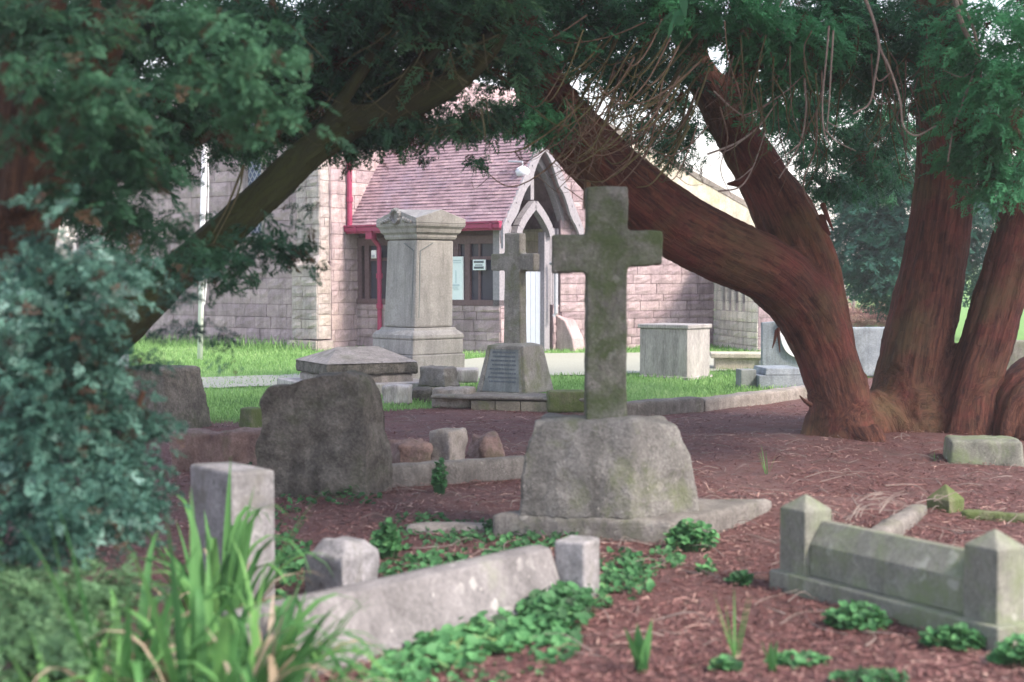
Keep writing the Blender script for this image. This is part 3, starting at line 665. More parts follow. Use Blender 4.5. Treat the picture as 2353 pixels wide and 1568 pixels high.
# half-diagonals in px: shaft 77, plinth 102, cap 103
m_ = MB(); ring(m_, [(110, 905), (110, 812)]); ring(m_, [(106, 811.6), (104, 778)]); m_.build('plinth', MAT['pillar_stone'], o, bevel=.015)
m_ = MB(); ring(m_, [(104, 777.6), (106, 774), (105, 768), (98, 762), (88, 757), (86, 752)]); m_.build('base_moulding', MAT['pillar_stone'], o, bevel=.006)
m_ = MB(); ring(m_, [(80, 751.6), (77, 552)]); sh = m_.build('shaft', MAT['pillar_stone'], o, bevel=.03)
m_ = MB()
for q in range(4):                                              # incised lines next to each arris
    a = math.pi/2*q-math.pi/2+R(-2); a2 = a+math.pi/2
    for f in ((.09,) if q == 0 else (.91,) if q == 3 else ()):
        for (ya, yb) in ((746, 578),):
            za, zb2 = z_at(ya, Yp), z_at(yb, Yp); rr_ = (77*k)*1.003
            pA = Vector((math.cos(a), math.sin(a), 0))*rr_; pB = Vector((math.cos(a2), math.sin(a2), 0))*rr_
            p = c+pA+(pB-pA)*f; m_.bar((p.x+lean*(za-cz), p.y, za), (p.x+lean*(zb2-cz), p.y, zb2), .013, .020, up=((pA+pB)).normalized())
            e_ = c+pA+(pB-pA)*(.42 if f < .5 else .58); zc = z_at(560, Yp)
            m_.bar((p.x+lean*(zb2-cz), p.y, zb2), (e_.x+lean*(zc-cz), e_.y, zc), .010, .020, up=((pA+pB)).normalized())
m_.build('incised_border', MAT['inscribed_slate'], o)
m_ = MB(); ring(m_, [(80, 551.6), (84, 546), (84, 541), (92, 536), (95, 528), (102, 522), (104, 516)]); m_.build('cornice', MAT['pillar_stone'], o, bevel=.006)
m_ = MB(); z0 = z_at(515.6, Yp); z1 = z_at(505, Yp); z2 = z_at(484, Yp); rr_ = 103*k; V = []
for z, kind in ((z0, 0), (z1, 0)):
    for q in range(4): a = math.pi/2*q-math.pi/2+R(-2); V.append((c.x+rr_*math.cos(a)+lean*(z-cz), c.y+rr_*math.sin(a), z))
for q in range(4): a = math.pi/2*q-math.pi/4+R(-2); V.append((c.x+rr_*.7071*math.cos(a)+lean*(z2-cz), c.y+rr_*.7071*math.sin(a), z2))
V.append((c.x+lean*(z2-cz), c.y, z2+.01))
ff = [(3,2,1,0)]
for q in range(4): q2 = (q+1) % 4; ff += [(q, q2, 4+q2, 8+q, 4+q), (4+q, 8+q, 12), (8+q, 4+q2, 12)]
m_.add(V, ff); cap = m_.build('pediment_cap', MAT['pillar_stone'], o, bevel=.008)
m_ = MB(); a = -3*math.pi/4+R(-2); nrm = Vector((math.cos(a), math.sin(a), 0)); tg = Vector((-nrm.y, nrm.x, 0)); wc = c+nrm*(rr_*.7071+.01)+Vector((lean*2.3, 0, z_at(500, Yp)-cz))
pts = [wc+tg*(.085*math.cos(t))+Vector((0,0,.085*math.sin(t))) for t in np.linspace(0, 2*math.pi, 19)]
m_.tube(pts, .026, 8)
for t in np.linspace(0, 2*math.pi, 13): m_.tube([wc+tg*(.085*math.cos(t))+Vector((0,0,.085*math.sin(t)))+nrm*f for f in (-.01, .035)], [.035, .015], 6)
for sg in (-1, 1):
    for j in range(4): p = wc+tg*sg*(.16+.05*j)+Vector((0,0,-.04-.012*j)); m_.tube([p-nrm*.02, p+nrm*.02], [.05-.006*j, .02], 7)
m_.build('wreath', MAT['pillar_stone'], cap)
# ---- chest tomb with hipped lid
Yt = 17.3; p0 = at(751, 866, Yt); ph = R(27)
r_, l_ = Vector((math.cos(ph), math.sin(ph), 0))*1.20, Vector((-math.sin(ph), math.cos(ph), 0))*1.20
c0 = Vector((p0.x, p0.y, 0)); Z = lambda y: z_at(y, Yt)
o = thing('chest_tomb', Vector((c0.x, c0.y, .1)), 'low chest tomb with a rock-faced hipped lid behind the rough headstone', 'tomb')
def quad(e): return [c0-r_*e-l_*e, c0+r_*(1+e)-l_*e, c0+r_*(1+e)+l_*(1+e), c0-r_*e+l_*(1+e)]
def zq(P, z): return [Vector((p.x, p.y, z)) for p in P]
m_ = MB(); m_.box8(zq(quad(-.03), .05)+zq(quad(-.03), Z(866))); rough('tomb_body', m_, 'drab_stone', o, .035, .01, 5, 1)
m_ = MB(); q = quad(.16); m_.box8(zq(q, .05)+zq(q, Z(884))); m_.build('tomb_base', MAT['tomb_stone'], o, bevel=.015)
m_ = MB(); m_.box8(zq(quad(0), Z(866))+zq(quad(0), Z(838))); rough('lid_edge', m_, 'dark_rock', o, .02, .016, 9, 1, .02)
m_ = MB(); q = zq(quad(.01), Z(838)); e1, e2 = c0+r_*.30+l_*.5, c0+r_*.75+l_*.5
q += [Vector((e1.x, e1.y, Z(804))), Vector((e2.x, e2.y, Z(804)))]
m_.add(q, [(3,2,1,0),(0,1,5,4),(1,2,5),(2,3,4,5),(3,0,4)]); m_.build('hipped_top', MAT['drab_stone'], o, bevel=.006)
# ---- rock-faced blocks and kerbs between the tombs
def block(name, label, cat, x0, x1, y0, y1, Y, rot=0, d=.35, mat='kerb_stone', amp=.012, chis=.012, vox=.022, taper=1.0, group=None, ext=0.0):
    k = Y/F; cx_ = ((x0+x1)/2-CX)*k; w = (x1-x0)*k; z0, z1 = z_at(y1, Y), z_at(y0, Y)
    if rot: w = w/(abs(math.cos(rot))+abs(math.sin(rot))*min(1, d/w))
    o = thing(name, Vector((cx_, Y+d/2, z0)), label, cat, group); m_ = MB()
    m_.box(Vector((cx_, Y+d/2, z0-ext)), (w, d, z1-z0+ext), rot, top=(w*taper, d*taper)); rough('stone', m_, mat, o, vox, amp, 6, 2, chis); return o
GB = 'rock-faced kerb blocks beside the chest tomb'
block('kerb_block', 'rock-faced grey block at the right end of the chest tomb', 'stone block', 876, 946, 886, 932, 16.6, R(-6), .3, 'tomb_stone', .018, .02, group=GB)
block('kerb_block', 'rock-faced brown block left of the inscribed cross base', 'stone block', 992, 1092, 893, 938, 16.4, R(-10), .35, 'drab_stone', .018, .022, group=GB)
block('kerb_block', 'upper rock-faced block with a furrowed face below the pillar monument', 'stone block', 956, 1056, 844, 892, 17.3, R(-38), .3, 'kerb_stone', .02, .03, taper=.85, group=GB)
block('kerb_block', 'dark filler standing in for the shaded gap under the furrowed upper block', 'stone block', 946, 992, 894, 932, 16.95, 0, .3, 'dark_rock', .018, .02, group=GB)  # dark stone put in for the shade of an open gap
block('plinth_step', 'thin flat pale step at the foot of the pillar monument', 'step', 1030, 1098, 850, 880, 17.9, 0, .5, 'tomb_stone', .004, 0)
# long kerb with coping under the small cross
ka, kb = gp(1000, 940), gp(1352, 950)
o = thing('stone_kerb', (ka+kb)/2, 'low coursed kerb wall with a coping beneath the small cross', 'kerb')
d = (kb-ka); L = d.length; d.normalize(); n_ = Vector((d.y, -d.x, 0)); P = lambda s, oo, z: Vector((ka.x+d.x*s+n_.x*oo, ka.y+d.y*s+n_.y*oo, z))
zk = z_at(906, 16.4); m_ = MB()
s = .42
while s < L-.02:
    w = min(random.uniform(.25, .42), L-s)
    for r in range(2):
        za, zb2 = -.05+r*(zk-.05+.05)/2, -.05+(r+1)*(zk-.05+.05)/2
        o_ = random.uniform(0, .012); m_.box8([P(s+.004,o_,za),P(s+w-.004,o_,za),P(s+w-.004,-.2,za),P(s+.004,-.2,za),P(s+.004,o_,zb2-.008),P(s+w-.004,o_,zb2-.008),P(s+w-.004,-.2,zb2-.008),P(s+.004,-.2,zb2-.008)], random.uniform(.3,.7))
    s += w
m_.build('coursed_face', MAT['brick_kerb'], o, bevel=.006)
m_ = MB(); m_.box8([P(-.05,.03,zk-.045),P(L,.03,zk-.045),P(L,-.55,zk-.045),P(-.05,-.55,zk-.045),P(-.05,.03,zk),P(L,.03,zk),P(L,-.55,zk),P(-.05,-.55,zk)])
rough('coping', m_, 'kerb_stone', o, .025, .006, 6, 1)
block('mossy_block', 'green mossy end block of the kerb beside the tall cross', 'stone block', 1256, 1348, 899, 950, 15.9, R(4), .3, 'mossy_block', .012, .015)
# long low kerb to the right, two stones
GK = 'low kerb stones at the edge of the lawn'
def kerb_between(name, label, a, b, h, w, mat, group=None, amp=.01):
    a, b = Vector(a), Vector(b); o = thing(name, (a+b)/2, label, 'kerb', group); d = (b-a); d.z = 0; d.normalize(); n_ = Vector((-d.y, d.x, 0)); m_ = MB()
    za, zb2 = bz(a), bz(b)
    B = [Vector((p.x+n_.x*q, p.y+n_.y*q, z)) for (p, q, z) in ((a,0,za-.08),(b,0,zb2-.08),(b,w,zb2-.08),(a,w,za-.08))]
    m_.box8(B+[Vector((p.x, p.y, z)) for p, z in zip(B, (za+h, zb2+h, zb2+h, za+h))]); rough('stone', m_, mat, o, .03, amp, 5, 2, .006); return o
kerb_between('lawn_kerb', 'darker low kerb stone at the lawn edge right of the tall cross', gp(1436, 962), gp(1617, 948), .17, .22, 'kerb_stone', GK)
kerb_between('lawn_kerb', 'paler low kerb stone running towards the foot of the yew', gp(1622, 946), gp(1880, 912), .14, .22, 'drab_stone', GK)
# ---- box tomb and other graves to the right
Yb = 19.6; k = Yb/F; c = at(1560, 875, Yb); cz = z_at(877, Yb)
o = thing('box_tomb', Vector((c.x, c.y+.3, cz)), 'tall plain pale box tomb standing on the lawn before the church', 'tomb')
e0 = Vector((X_(1580), Yb, 0)); dl = Vector((-.62, .42, 0)); drr = Vector((.38, .5, 0))
Q = [e0+dl, e0, e0+drr, e0+dl+drr]
m_ = MB(); m_.box8(zq(Q, cz-.1)+zq(Q, z_at(757, Yb))); m_.build('tomb_body', MAT['tomb_stone'], o, bevel=.01)
ce = sum(Q, Vector((0,0,0)))/4; Q2 = [ce+(p-ce)*1.07 for p in Q]; m_ = MB(); m_.box8(zq(Q2, z_at(756.7, Yb))+zq(Q2, z_at(747, Yb))); m_.build('lid', MAT['tomb_stone'], o, bevel=.012)
m_ = MB(); Q3 = [ce+(p-ce)*1.10 for p in Q]; m_.box8(zq(Q3, cz-.1)+zq(Q3, cz+.06)); m_.build('foot', MAT['tomb_stone'], o, bevel=.01)
Yg = 18.6; k = Yg/F; c = at(1775, 888, Yg)
o = thing('granite_grave', c, 'low blue-grey granite grave slab on the lawn left of the yew trunk', 'grave')
m_ = MB(); m_.box(Vector((X_(1718), Yg+.1, c.z-.05)), (.21,.24,.27), R(8)); m_.build('end_block', MAT['inscribed_slate'], o, bevel=.012)
m_ = MB(); m_.box(Vector((X_(1790), Yg+.35, c.z-.05)), (.62,.9,.20), R(4)); m_.build('kerb_surround', MAT['blue_granite'], o, bevel=.012)
m_ = MB(); m_.box(Vector((X_(1795), Yg+.25, c.z+.151)), (.50,.7,.09), R(4), top=(.46,.66)); m_.build('ledger', MAT['blue_granite'], o, bevel=.012)
Yw = 20.9; k = Yw/F; c = at(1712, 860, Yw)
o = thing('cream_tomb', c, 'low cream ledge-topped tomb with a small dark plaque before the church wing', 'tomb')
m_ = MB(); m_.box(Vector((X_(1712), Yw+.3, c.z-.05)), (.80,.55,.28), R(-6)); m_.build('body', MAT['cream_stone'], o, bevel=.012)
m_ = MB(); m_.box(Vector((X_(1712), Yw+.3, c.z+.232)), (.92,.66,.07), R(-6)); m_.build('ledge', MAT['cream_stone'], o, bevel=.012)
m_ = MB(); m_.box(Vector((X_(1757), Yw-.03, c.z+.05)), (.17,.05,.15), R(-6)); m_.build('plaque', MAT['inscribed_slate'], o, bevel=.006)
# headstone with curved pale edge
Yv = 20.0; k = Yv/F; c = at(1800, 850, Yv)
o = thing('curved_headstone', c, 'blue-grey headstone with a swept white edge just left of the yew trunk', 'headstone')
outl = [(1752,850),(1752,742),(1792,738),(1797,765),(1803,790),(1815,808),(1840,820),(1862,824),(1862,850)]
m_ = MB(); m_.prism([Vector((X_(x), Yv, z_at(y, Yv)-(.08 if y == 850 else 0))) for x, y in outl], (0, .12, 0)); m_.build('slab', MAT['blue_granite'], o, bevel=.01)
m_ = MB(); pts = [Vector((X_(x), Yv-.005, z_at(y, Yv))) for x, y in outl[2:8]]
spn = spline(pts, 16)
for p, q in zip(spn, spn[1:]): m_.bar(p, q+(q-p)*.1, .07, .09, up=(0,1,0))
m_.build('moulded_edge', MAT['white_paint'], o)
block('grey_headstone', 'plain grey headstone seen between the two yew stems', 'headstone', 1955, 2045, 752, 850, 20.0, R(3), .14, 'blue_granite', .004, 0, ext=.1)
block('square_headstone', 'pale headstone edge behind the right-hand yew stem', 'headstone', 2308, 2385, 782, 846, 17.5, R(-4), .14, 'post_stone', .004, 0, ext=.35)
block('slate_headstone', 'small blue slate headstone behind the left conifer limb', 'headstone', 240, 292, 780, 838, 20.5, 0, .1, 'blue_granite', .003, 0, ext=.1)
# flat slab at the right edge
p = gp(2290, 1072); o = thing('fallen_slab', p, 'flat grey mossy slab lying at the foot of the right yew stem', 'stone slab'); k = p.y/F
m_ = MB(); m_.box(Vector((X_(2290), p.y+.3, bz(p)-.08)), (.62,.5,.285), R(-10), top=(.58,.45)); rough('stone', m_, 'post_stone', o, .022, .008, 6, 2, .008)
# ---- truncated pyramid stone at the left
p = gp(358, 990); k = p.y/F; Yq = p.y+.3; k = Yq/F
o = thing('tapered_tombstone', Vector((X_(358), Yq, bz(p))), 'brown tapered block tombstone half hidden behind the left conifer', 'tombstone')
m_ = MB(); m_.box(Vector((X_(358), Yq, bz(p)-.05)), (.86,.80,z_at(842, Yq)-bz(p)+.05), R(-24), top=(.66,.62)); rough('stone', m_, 'dark_rock', o, .03, .008, 7, 2, .006)
block('kerb_post', 'small olive stone post at the lawn edge left of the rough headstone', 'kerb post', 541, 604, 938, 1000, 14.7, R(-40), .22, 'mossy_block', .004, 0, taper=.8)
# low rubble wall
a, b = gp(385, 1086), gp(612, 1080)
o = thing('rubble_wall', (a+b)/2, 'low reddish rubble kerb wall between the conifer and the rough headstone', 'wall')
m_ = MB(); z1 = z_at(996, a.y); P = [a, b, b+Vector((0,.35,0)), a+Vector((0,.35,0))]
m_.box8(zq(P, -.1)+zq(P, z1)); rough('stones', m_, 'red_rubble', o, .03, .035, 4, 1, .04)
GM = 'broken stones lying between the headstone and the tall cross'
block('broken_stone', 'broken squared stone with a pale right-hand face', 'broken stone', 985, 1066, 990, 1058, 12.1, R(-28), .28, 'drab_stone', .020, .035, group=GM, ext=.05)
block('broken_stone', 'low reddish broken stone just right of the rough headstone', 'broken stone', 892, 985, 1022, 1075, 12.0, R(12), .45, 'red_rubble', .04, .06, group=GM, ext=.05)
block('broken_stone', 'small dark lump of stone left of the tall cross base', 'broken stone', 1070, 1160, 1006, 1055, 12.4, R(25), .45, 'red_rubble', .04, .06, taper=.6, group=GM, ext=.05)
kerb_between('sunken_kerb', 'sunken grey kerb between the rough headstone and the tall cross', gp(890, 1122), gp(1225, 1098), .17, .16, 'kerb_stone')
kerb_between('sunken_kerb', 'short flat kerb fragment in front of the sunken kerb', gp(930, 1226), gp(1140, 1226), .05, .16, 'drab_stone')
# ---- right foreground kerbed grave
def post(p, w, h, rot, label, mat='post_stone', group='pointed kerb posts of the right-hand grave', cap=.075):
    o = thing('kerb_post', p, label, 'kerb post', group); m_ = MB()
    ca, sa = math.cos(rot), math.sin(rot); V = []
    for z, r_ in ((-.02, w/2), (h-cap, w/2)):
        for sx, sy in ((-1,-1),(1,-1),(1,1),(-1,1)): V.append((p.x+(sx*ca-sy*sa)*r_, p.y+(sx*sa+sy*ca)*r_, p.z+z))
    V.append((p.x, p.y, p.z+h)); m_.add(V, [(3,2,1,0)]+[(i, (i+1)%4, 4+(i+1)%4, 4+i) for i in range(4)]+[(4+i, 4+(i+1)%4, 8) for i in range(4)]); m_.build('post', MAT[mat], o, bevel=.007); return o
f1, f2 = gp(1766, 1352), gp(2292, 1502)
df = (f2-f1); df.z = 0; Lf = df.length; df.normalize(); nf = Vector((-df.y, df.x, 0)); rotf = math.atan2(df.y, df.x)
zp = .105
o = thing('kerb_plinth', (f1+f2)/2, 'pale stepped plinth under the kerbed grave at lower right', 'kerb')
def PF(s, q, z): return Vector((f1.x+df.x*s+nf.x*q, f1.y+df.y*s+nf.y*q, z))
m_ = MB(); m_.box8([PF(0,0,-.1),PF(Lf,0,-.1),PF(Lf,.26,-.1),PF(0,.26,-.1),PF(0,0,zp),PF(Lf,0,zp),PF(Lf,.26,zp),PF(0,.26,zp)])
m_.box8([PF(Lf-.26,.262,-.1),PF(Lf,.262,-.1),PF(Lf,2.4,-.1),PF(Lf-.26,2.4,-.1),PF(Lf-.26,.262,zp-.003),PF(Lf,.262,zp-.003),PF(Lf,2.4,zp-.003),PF(Lf-.26,2.4,zp-.003)])
m_.build('plinth', MAT['post_stone'], o, bevel=.010)
wpst = .185
post(PF(.13,.13,zp-.001), wpst, .40, rotf, 'pointed grey-green kerb post at the left corner of the kerbed grave')
post(PF(Lf-.13,.13,zp-.001), wpst, .40, rotf, 'pointed kerb post nearest the lower right edge of the photograph')
p3 = gp(2172, 1172); post(Vector((p3.x, p3.y, bz(p3)-.12)), .18, .30, rotf+.15, 'mossy pointed kerb post half buried in litter behind the kerbed grave', 'mossy_block', cap=.10)
def rail(s0, q0, s1, q1, label, mat):
    A, B = PF(s0, q0, 0), PF(s1, q1, 0); o = thing('kerb_rail', (A+B)/2+Vector((0,0,zp)), label, 'kerb rail', 'kerb rails of the right-hand grave')
    d = (B-A).normalized(); n_ = Vector((-d.y, d.x, 0)); m_ = MB()
    pr = [(-.065, zp+.001), (.065, zp+.001), (.065, zp+.27), (.02, zp+.27), (-.055, zp+.165), (-.06, zp+.16)]
    m_.prism([Vector((A.x+n_.x*q, A.y+n_.y*q, z)) for q, z in pr], B-A); m_.build('rail', MAT[mat], o, bevel=.006)
rail(.225, .13, Lf-.225, .13, 'chamfered grey-green rail between the two pointed posts', 'post_stone')
rail(Lf-.13, .225, Lf-.13, 2.4, 'pale rail running out of the picture at the right edge', 'post_pale_stone')
kerb_between('buried_rail', 'buried kerb rail covered in twigs behind the left pointed post', PF(.1, .3, 0), gp(2135, 1180), .07, .12, 'kerb_stone')
kerb_between('buried_rail', 'mossy buried rail running right from the half buried post', gp(2205, 1190), gp(2380, 1205), .05, .14, 'mossy_block')
# ---- left foreground grave: pedestal, octagonal stump, long ledger kerb and its end post
p = gp(508, 1418); k = p.y/F
o = thing('pale_pedestal', p, 'pale lichen-spotted upright stone block in front of the left conifer', 'stone block')
e0 = at(533, 1420, p.y); e0.z = 0; Ztop = z_at(1086, p.y)
A = Vector((X_(622), p.y+.10, 0)); Bv = Vector((X_(395), p.y+.32, 0)); Cc = A+(Bv-e0)
Q = [e0, A, Cc, Bv]; t_ = Vector((.0, .04, 0))
m_ = MB(); m_.box8(zq(Q, -.1)+[Vector((q.x*1.0, q.y, Ztop)) for q in Q]); m_.build('block', MAT['white_stone'], o, bevel=.016)
p = gp(775, 1400); k = p.y/F; h = z_at(1243, p.y+.1)
o = thing('stone_stump', Vector((p.x, p.y+.13, 0)), 'short pale squared stone stump with a chamfered flaking top', 'stone block')
m_ = MB(); r0 = 92*k
m_.box(Vector((X_(772), p.y+.16, -.05)), (.27,.27,h*.80+.05), R(-36)); m_.box(Vector((X_(778), p.y+.16, h*.78)), (.25,.25,h*.22), R(-36), top=(.15,.15)); rough('stump', m_, 'white_stone', o, .013, .010, 6, 1, .016)
a, b = gp(1300, 1388), gp(640, 1572)
o = thing('ledger_kerb', (a+b)/2, 'long pale sloping kerb stone lying across the left foreground', 'kerb')
d = (b-a); d.z = 0; d.normalize(); n_ = Vector((d.y, -d.x, 0)); n_ = n_ if n_.y > 0 else -n_; L = (b-a).length
pr = [(-.03,-.08),(-.03,.03),(.0,.032),(.09,.265),(.15,.275),(.24,.26),(.26,-.08)]
m_ = MB(); m_.prism([Vector((a.x+n_.x*q, a.y+n_.y*q, z+bz(a))) for q, z in pr], d*(L+.1)); m_.build('kerb_stone', MAT['ledger_stone'], o, bevel=.014)
p = gp(1330, 1388); o = thing('kerb_end_post', p+Vector((.0,.08,0)), 'squat stained pale post at the right end of the long kerb', 'kerb post')
m_ = MB(); hh_ = z_at(1247, p.y); k = p.y/F; m_.box(Vector((X_(1330), p.y+.10, bz(p)-.08)), (.165,.19,hh_-bz(p)+.08), R(-28)); m_.build('post', MAT['white_stone'], o, bevel=.012)
# ------------------------------------------------------------------ trees
from mathutils.kdtree import KDTree
def stem(pts, n=40):
    """pts: (x px, y px, width px, depth) -> world centreline and radii"""
    W = [at(x, y, Y) for x, y, w, Y in pts]; rr = [w/2*Y/F for x, y, w, Y in pts]
    return spline(W, n), lerpl(rr, n)
def trunk(name, stems, mat, parent, vox=.03, flute=.035, label=None, seg=18, sm=4):
    m_ = MB(); S = []
    for W, rr in stems:
        m_.tube(W, rr, seg); s = 0
        for i, p in enumerate(W):
            d = (W[min(i+1, len(W)-1)]-W[max(i-1, 0)]).normalized(); x = d.cross(Vector((0, 1, .1))).normalized(); y = x.cross(d)
            if i: s += (p-W[i-1]).length
            S.append((p, x, y, s, rr[i]))
    kd = KDTree(len(S))
    for i, q in enumerate(S): kd.insert(q[0], i)
    kd.balance()
    def loc(p):
        B = kd.find_n(p, 3); bx = by = bs = br = ws = 0
        for (_, i, dist) in B:
            q, x, y, s, r = S[i]; w = 1/(dist+.01)**2; e = p-q
            bx += w*e.dot(x); by += w*e.dot(y); bs += w*s; br += w*r; ws += w
        return bx/ws, by/ws, bs/ws, br/ws
    def dfun(p):
        a, b, s, r = loc(p); t = math.atan2(b, a); k = flute*min(1, r/.25); ca, sa = math.cos(t), math.sin(t)
        return k*(noise.noise((ca*1.6, sa*1.6, s*.5))*1.0+.55*noise.noise((ca*5, sa*5, s*.9+4))+.35*noise.noise((ca*13, sa*13, s*1.6)))+.012*min(1, r/.2)*fb(p, 5, 2)
    def vm(p):
        a, b, s, r = loc(p); return (a, b, s)
    return rough(name, m_, mat, parent, vox, 0, 1, sm, 0, label, vm, dfun)
# ---- foliage sprays: flattened fronds of narrow leaflets
def spray(kind, seed):
    r = np.random.default_rng(seed); V, Q = [], []
    def leaf(b, d, n_, l, w):
        d = d/np.linalg.norm(d); sd = np.cross(d, n_); sd = sd/(np.linalg.norm(sd)+1e-6); k = len(V)
        V.extend([b, b+d*l*.5+sd*w/2, b+d*l, b+d*l*.5-sd*w/2]); Q.append((k, k+1, k+2, k+3))
    N = np.array([0, 0, 1.])
    nb = {'frond': 7, 'needle': 9, 'tuft': 5}[kind]
    for side in (-1, 1):
        for i in range(nb):
            t = .08+.88*i/nb; base = np.array([t, 0, -.22*t*t]); l = (.34*(1-t)+.10)*r.uniform(.75, 1.2); ang = r.uniform(.6, 1.0)
            d = np.array([math.cos(ang), side*math.sin(ang), r.uniform(-.35, .2)])
            nn_ = N+r.normal(0, .45, 3)
            if kind == 'needle': leaf(base, d, nn_, l*.8, .035)
            elif kind == 'frond':
                leaf(base, d, nn_, l, .075)
                q = base+d*l*.45
                for s2 in (-1, 1): leaf(q, d+np.array([.2, s2*.7, r.uniform(-.3, .1)]), nn_, l*.55, .06)
            else:
                leaf(base, d, nn_, l*1.1, .11); leaf(base+d*l*.4, d+r.normal(0, .5, 3), nn_, l*.8, .10)
    leaf(np.array([.85, 0, -.16]), np.array([1, 0, -.3]), N, .2, .06)
    leaf(np.array([0, 0, 0.]), np.array([1, 0, -.1]), N+np.array([0, .4, 0]), .5, .018); leaf(np.array([.4, 0, -.04]), np.array([1, 0, -.3]), N+np.array([0, .4, 0]), .5, .014)
    return np.array(V), np.array(Q)
SPR = {k: [spray(k, s) for s in range(5)] for k in ('frond', 'needle', 'tuft')}
def instance(name, mat, parent, kind, pos, axis, scale, tint, roll=.6, sub=None, stuff=None, label=None, brown=.05):
    """real mesh of many sprays"""
    pos, axis, scale, tint = map(np.asarray, (pos, axis, scale, tint)); n = len(pos); which = RNG.integers(0, 5, n); VV, QQ, TT = [], [], []; k = 0
    axis = axis/np.linalg.norm(axis, axis=1, keepdims=True)
    up = np.tile([0, 0, 1.], (n, 1))+RNG.normal(0, roll, (n, 3))
    sd = np.cross(up, axis); sd /= np.linalg.norm(sd, axis=1, keepdims=True)+1e-9; up = np.cross(axis, sd)
    for w in range(5):
        V, Q = SPR[kind][w]; I = np.where(which == w)[0]
        if not len(I): continue
        P = pos[I, None, :]+scale[I, None, None]*(V[None, :, 0:1]*axis[I, None, :]+V[None, :, 1:2]*sd[I, None, :]+V[None, :, 2:3]*up[I, None, :])
        VV.append(P.reshape(-1, 3)); m = len(V)
        QQ.append((Q[None]+(np.arange(len(I))*m)[:, None, None]+k).reshape(-1, 4)); k += m*len(I)
        tb_ = np.where(RNG.random(len(I)) < brown, .0, np.maximum(tint[I], .12)); TT.append(np.clip(np.repeat(tb_, m)+np.repeat(tb_ > 0, m)*RNG.normal(0, .04, m*len(I)), 0, 1))
    o = obj(name, np.concatenate(VV), np.concatenate(QQ), MAT[mat], parent, tint=np.concatenate(TT), label=label)
    if stuff: o['kind'] = 'stuff'
    return o
def blob(B, per=14):
    """B: (x px, y px, rx px, ry px, depth, depth radius m, n sprays, size m, tint, droop) -> arrays"""
    pos, ax, sc_, ti = [], [], [], []
    for (x, y, rx, ry, Y, rY, n, size, tint, droop) in B:
        k = Y/F; ncl = max(1, int(n/per)); c = np.array(at(x, y, Y))
        for j in range(ncl):
            d = RNG.normal(0, 1, 3); d /= np.linalg.norm(d); r = RNG.uniform(.25, 1)**.5
            cc = c+d*r*np.array([rx*k, rY, ry*k]); rad = size*RNG.uniform(.35, .75); tt = tint+RNG.normal(0, .12)
            out_ = np.array([d[0], d[1]*.6, 0]); m = per
            p = cc+RNG.normal(0, 1, (m, 3))*rad*np.array([1, 1, .55])
            a = out_*1.0+RNG.normal(0, .65, (m, 3)); a[:, 2] = RNG.normal(-droop, .35, m)
            pos.append(p); ax.append(a); sc_.append(size*RNG.uniform(.6, 1.25, m)); ti.append(np.clip(tt+RNG.normal(0, .10, m), .02, .98))
    return tuple(np.concatenate(q) for q in (pos, ax, sc_, ti))
# ---- right-hand yew: several stems from one root
p = gp(2010, 1015)
yew = thing('yew_tree', p, 'many-stemmed reddish yew tree with a limb bending over the tall cross', 'tree')
Yy = 13.6
stA = stem([(1950,1055,190,13.5),(1942,1000,158,13.55),(1925,900,138,13.6),(1890,800,138,13.6),(1845,705,150,13.5),(1765,625,150,13.3),(1650,570,158,13.1),(1535,505,162,12.9),(1430,420,150,12.7),(1345,335,138,12.6),(1275,255,120,12.5),(1222,160,106,12.4),(1180,50,96,12.3),(1140,-90,86,12.2)], 70)
stA2 = stem([(1905,840,130,13.7),(1880,720,140,13.7),(1845,600,150,13.7),(1795,490,140,13.7),(1748,405,112,13.75),(1698,320,104,13.8),(1655,240,100,13.8),(1600,150,74,13.8),(1575,30,66,13.8),(1560,-100,60,13.8)], 46)
stA3 = stem([(1668,270,92,13.8),(1700,190,76,13.85),(1712,90,66,13.9),(1700,-100,58,14)], 22)
stB = stem([(2100,1040,225,14.0),(2090,960,200,14.0),(2094,870,168,14.05),(2122,720,152,14.1),(2150,580,144,14.15),(2170,430,136,14.2),(2180,300,142,14.25),(2165,150,122,14.3),(2150,-100,106,14.4)], 50)
stC = stem([(2212,1030,165,13.75),(2218,965,138,13.75),(2234,890,122,13.75),(2268,780,114,13.75),(2302,660,112,13.75),(2336,545,112,13.75),(2372,420,112,13.75),(2412,280,108,13.8),(2440,80,104,13.9),(2480,-260,84,14)], 46)
root = [stem([(1945,1000,130,13.6),(2030,965,130,13.85),(2120,950,150,13.95),(2215,985,120,13.8)], 14), stem([(2000,900,40,13.7),(2030,960,90,13.75),(2050,1050,130,13.8)], 10),
        stem([(1880,960,60,13.6),(1862,1030,60,13.5)], 6), stem([(1990,1000,90,13.3),(2020,1050,70,13.1)], 6), stem([(2275,930,40,13.6),(2262,1020,60,13.6)], 6)]
trunk('trunk', [stA, stA2, stA3, stB, stC]+root, 'yew_bark', yew, .030, .030, sm=12)
for (x, y, dx, dy, w) in ((1712,415,-40,8,26),(1885,500,22,40,22),(1890,470,25,60,14),(1350,420,-8,60,16),(1785,760,-10,40,9),(1788,755,4,55,8),(1560,230,10,-30,14),(1862,930,-24,-20,12)):
    m_ = MB(); m_.tube([at(x, y, 13.3 if x > 1400 else 12.4), at(x+dx*.5, y+dy*.5+3, 13.2 if x > 1400 else 12.3), at(x+dx, y+dy, 13.15 if x > 1400 else 12.3)], [w*.0021, w*.0014, w*.0005], 7); m_.build('snag', MAT['yew_bark'], yew)
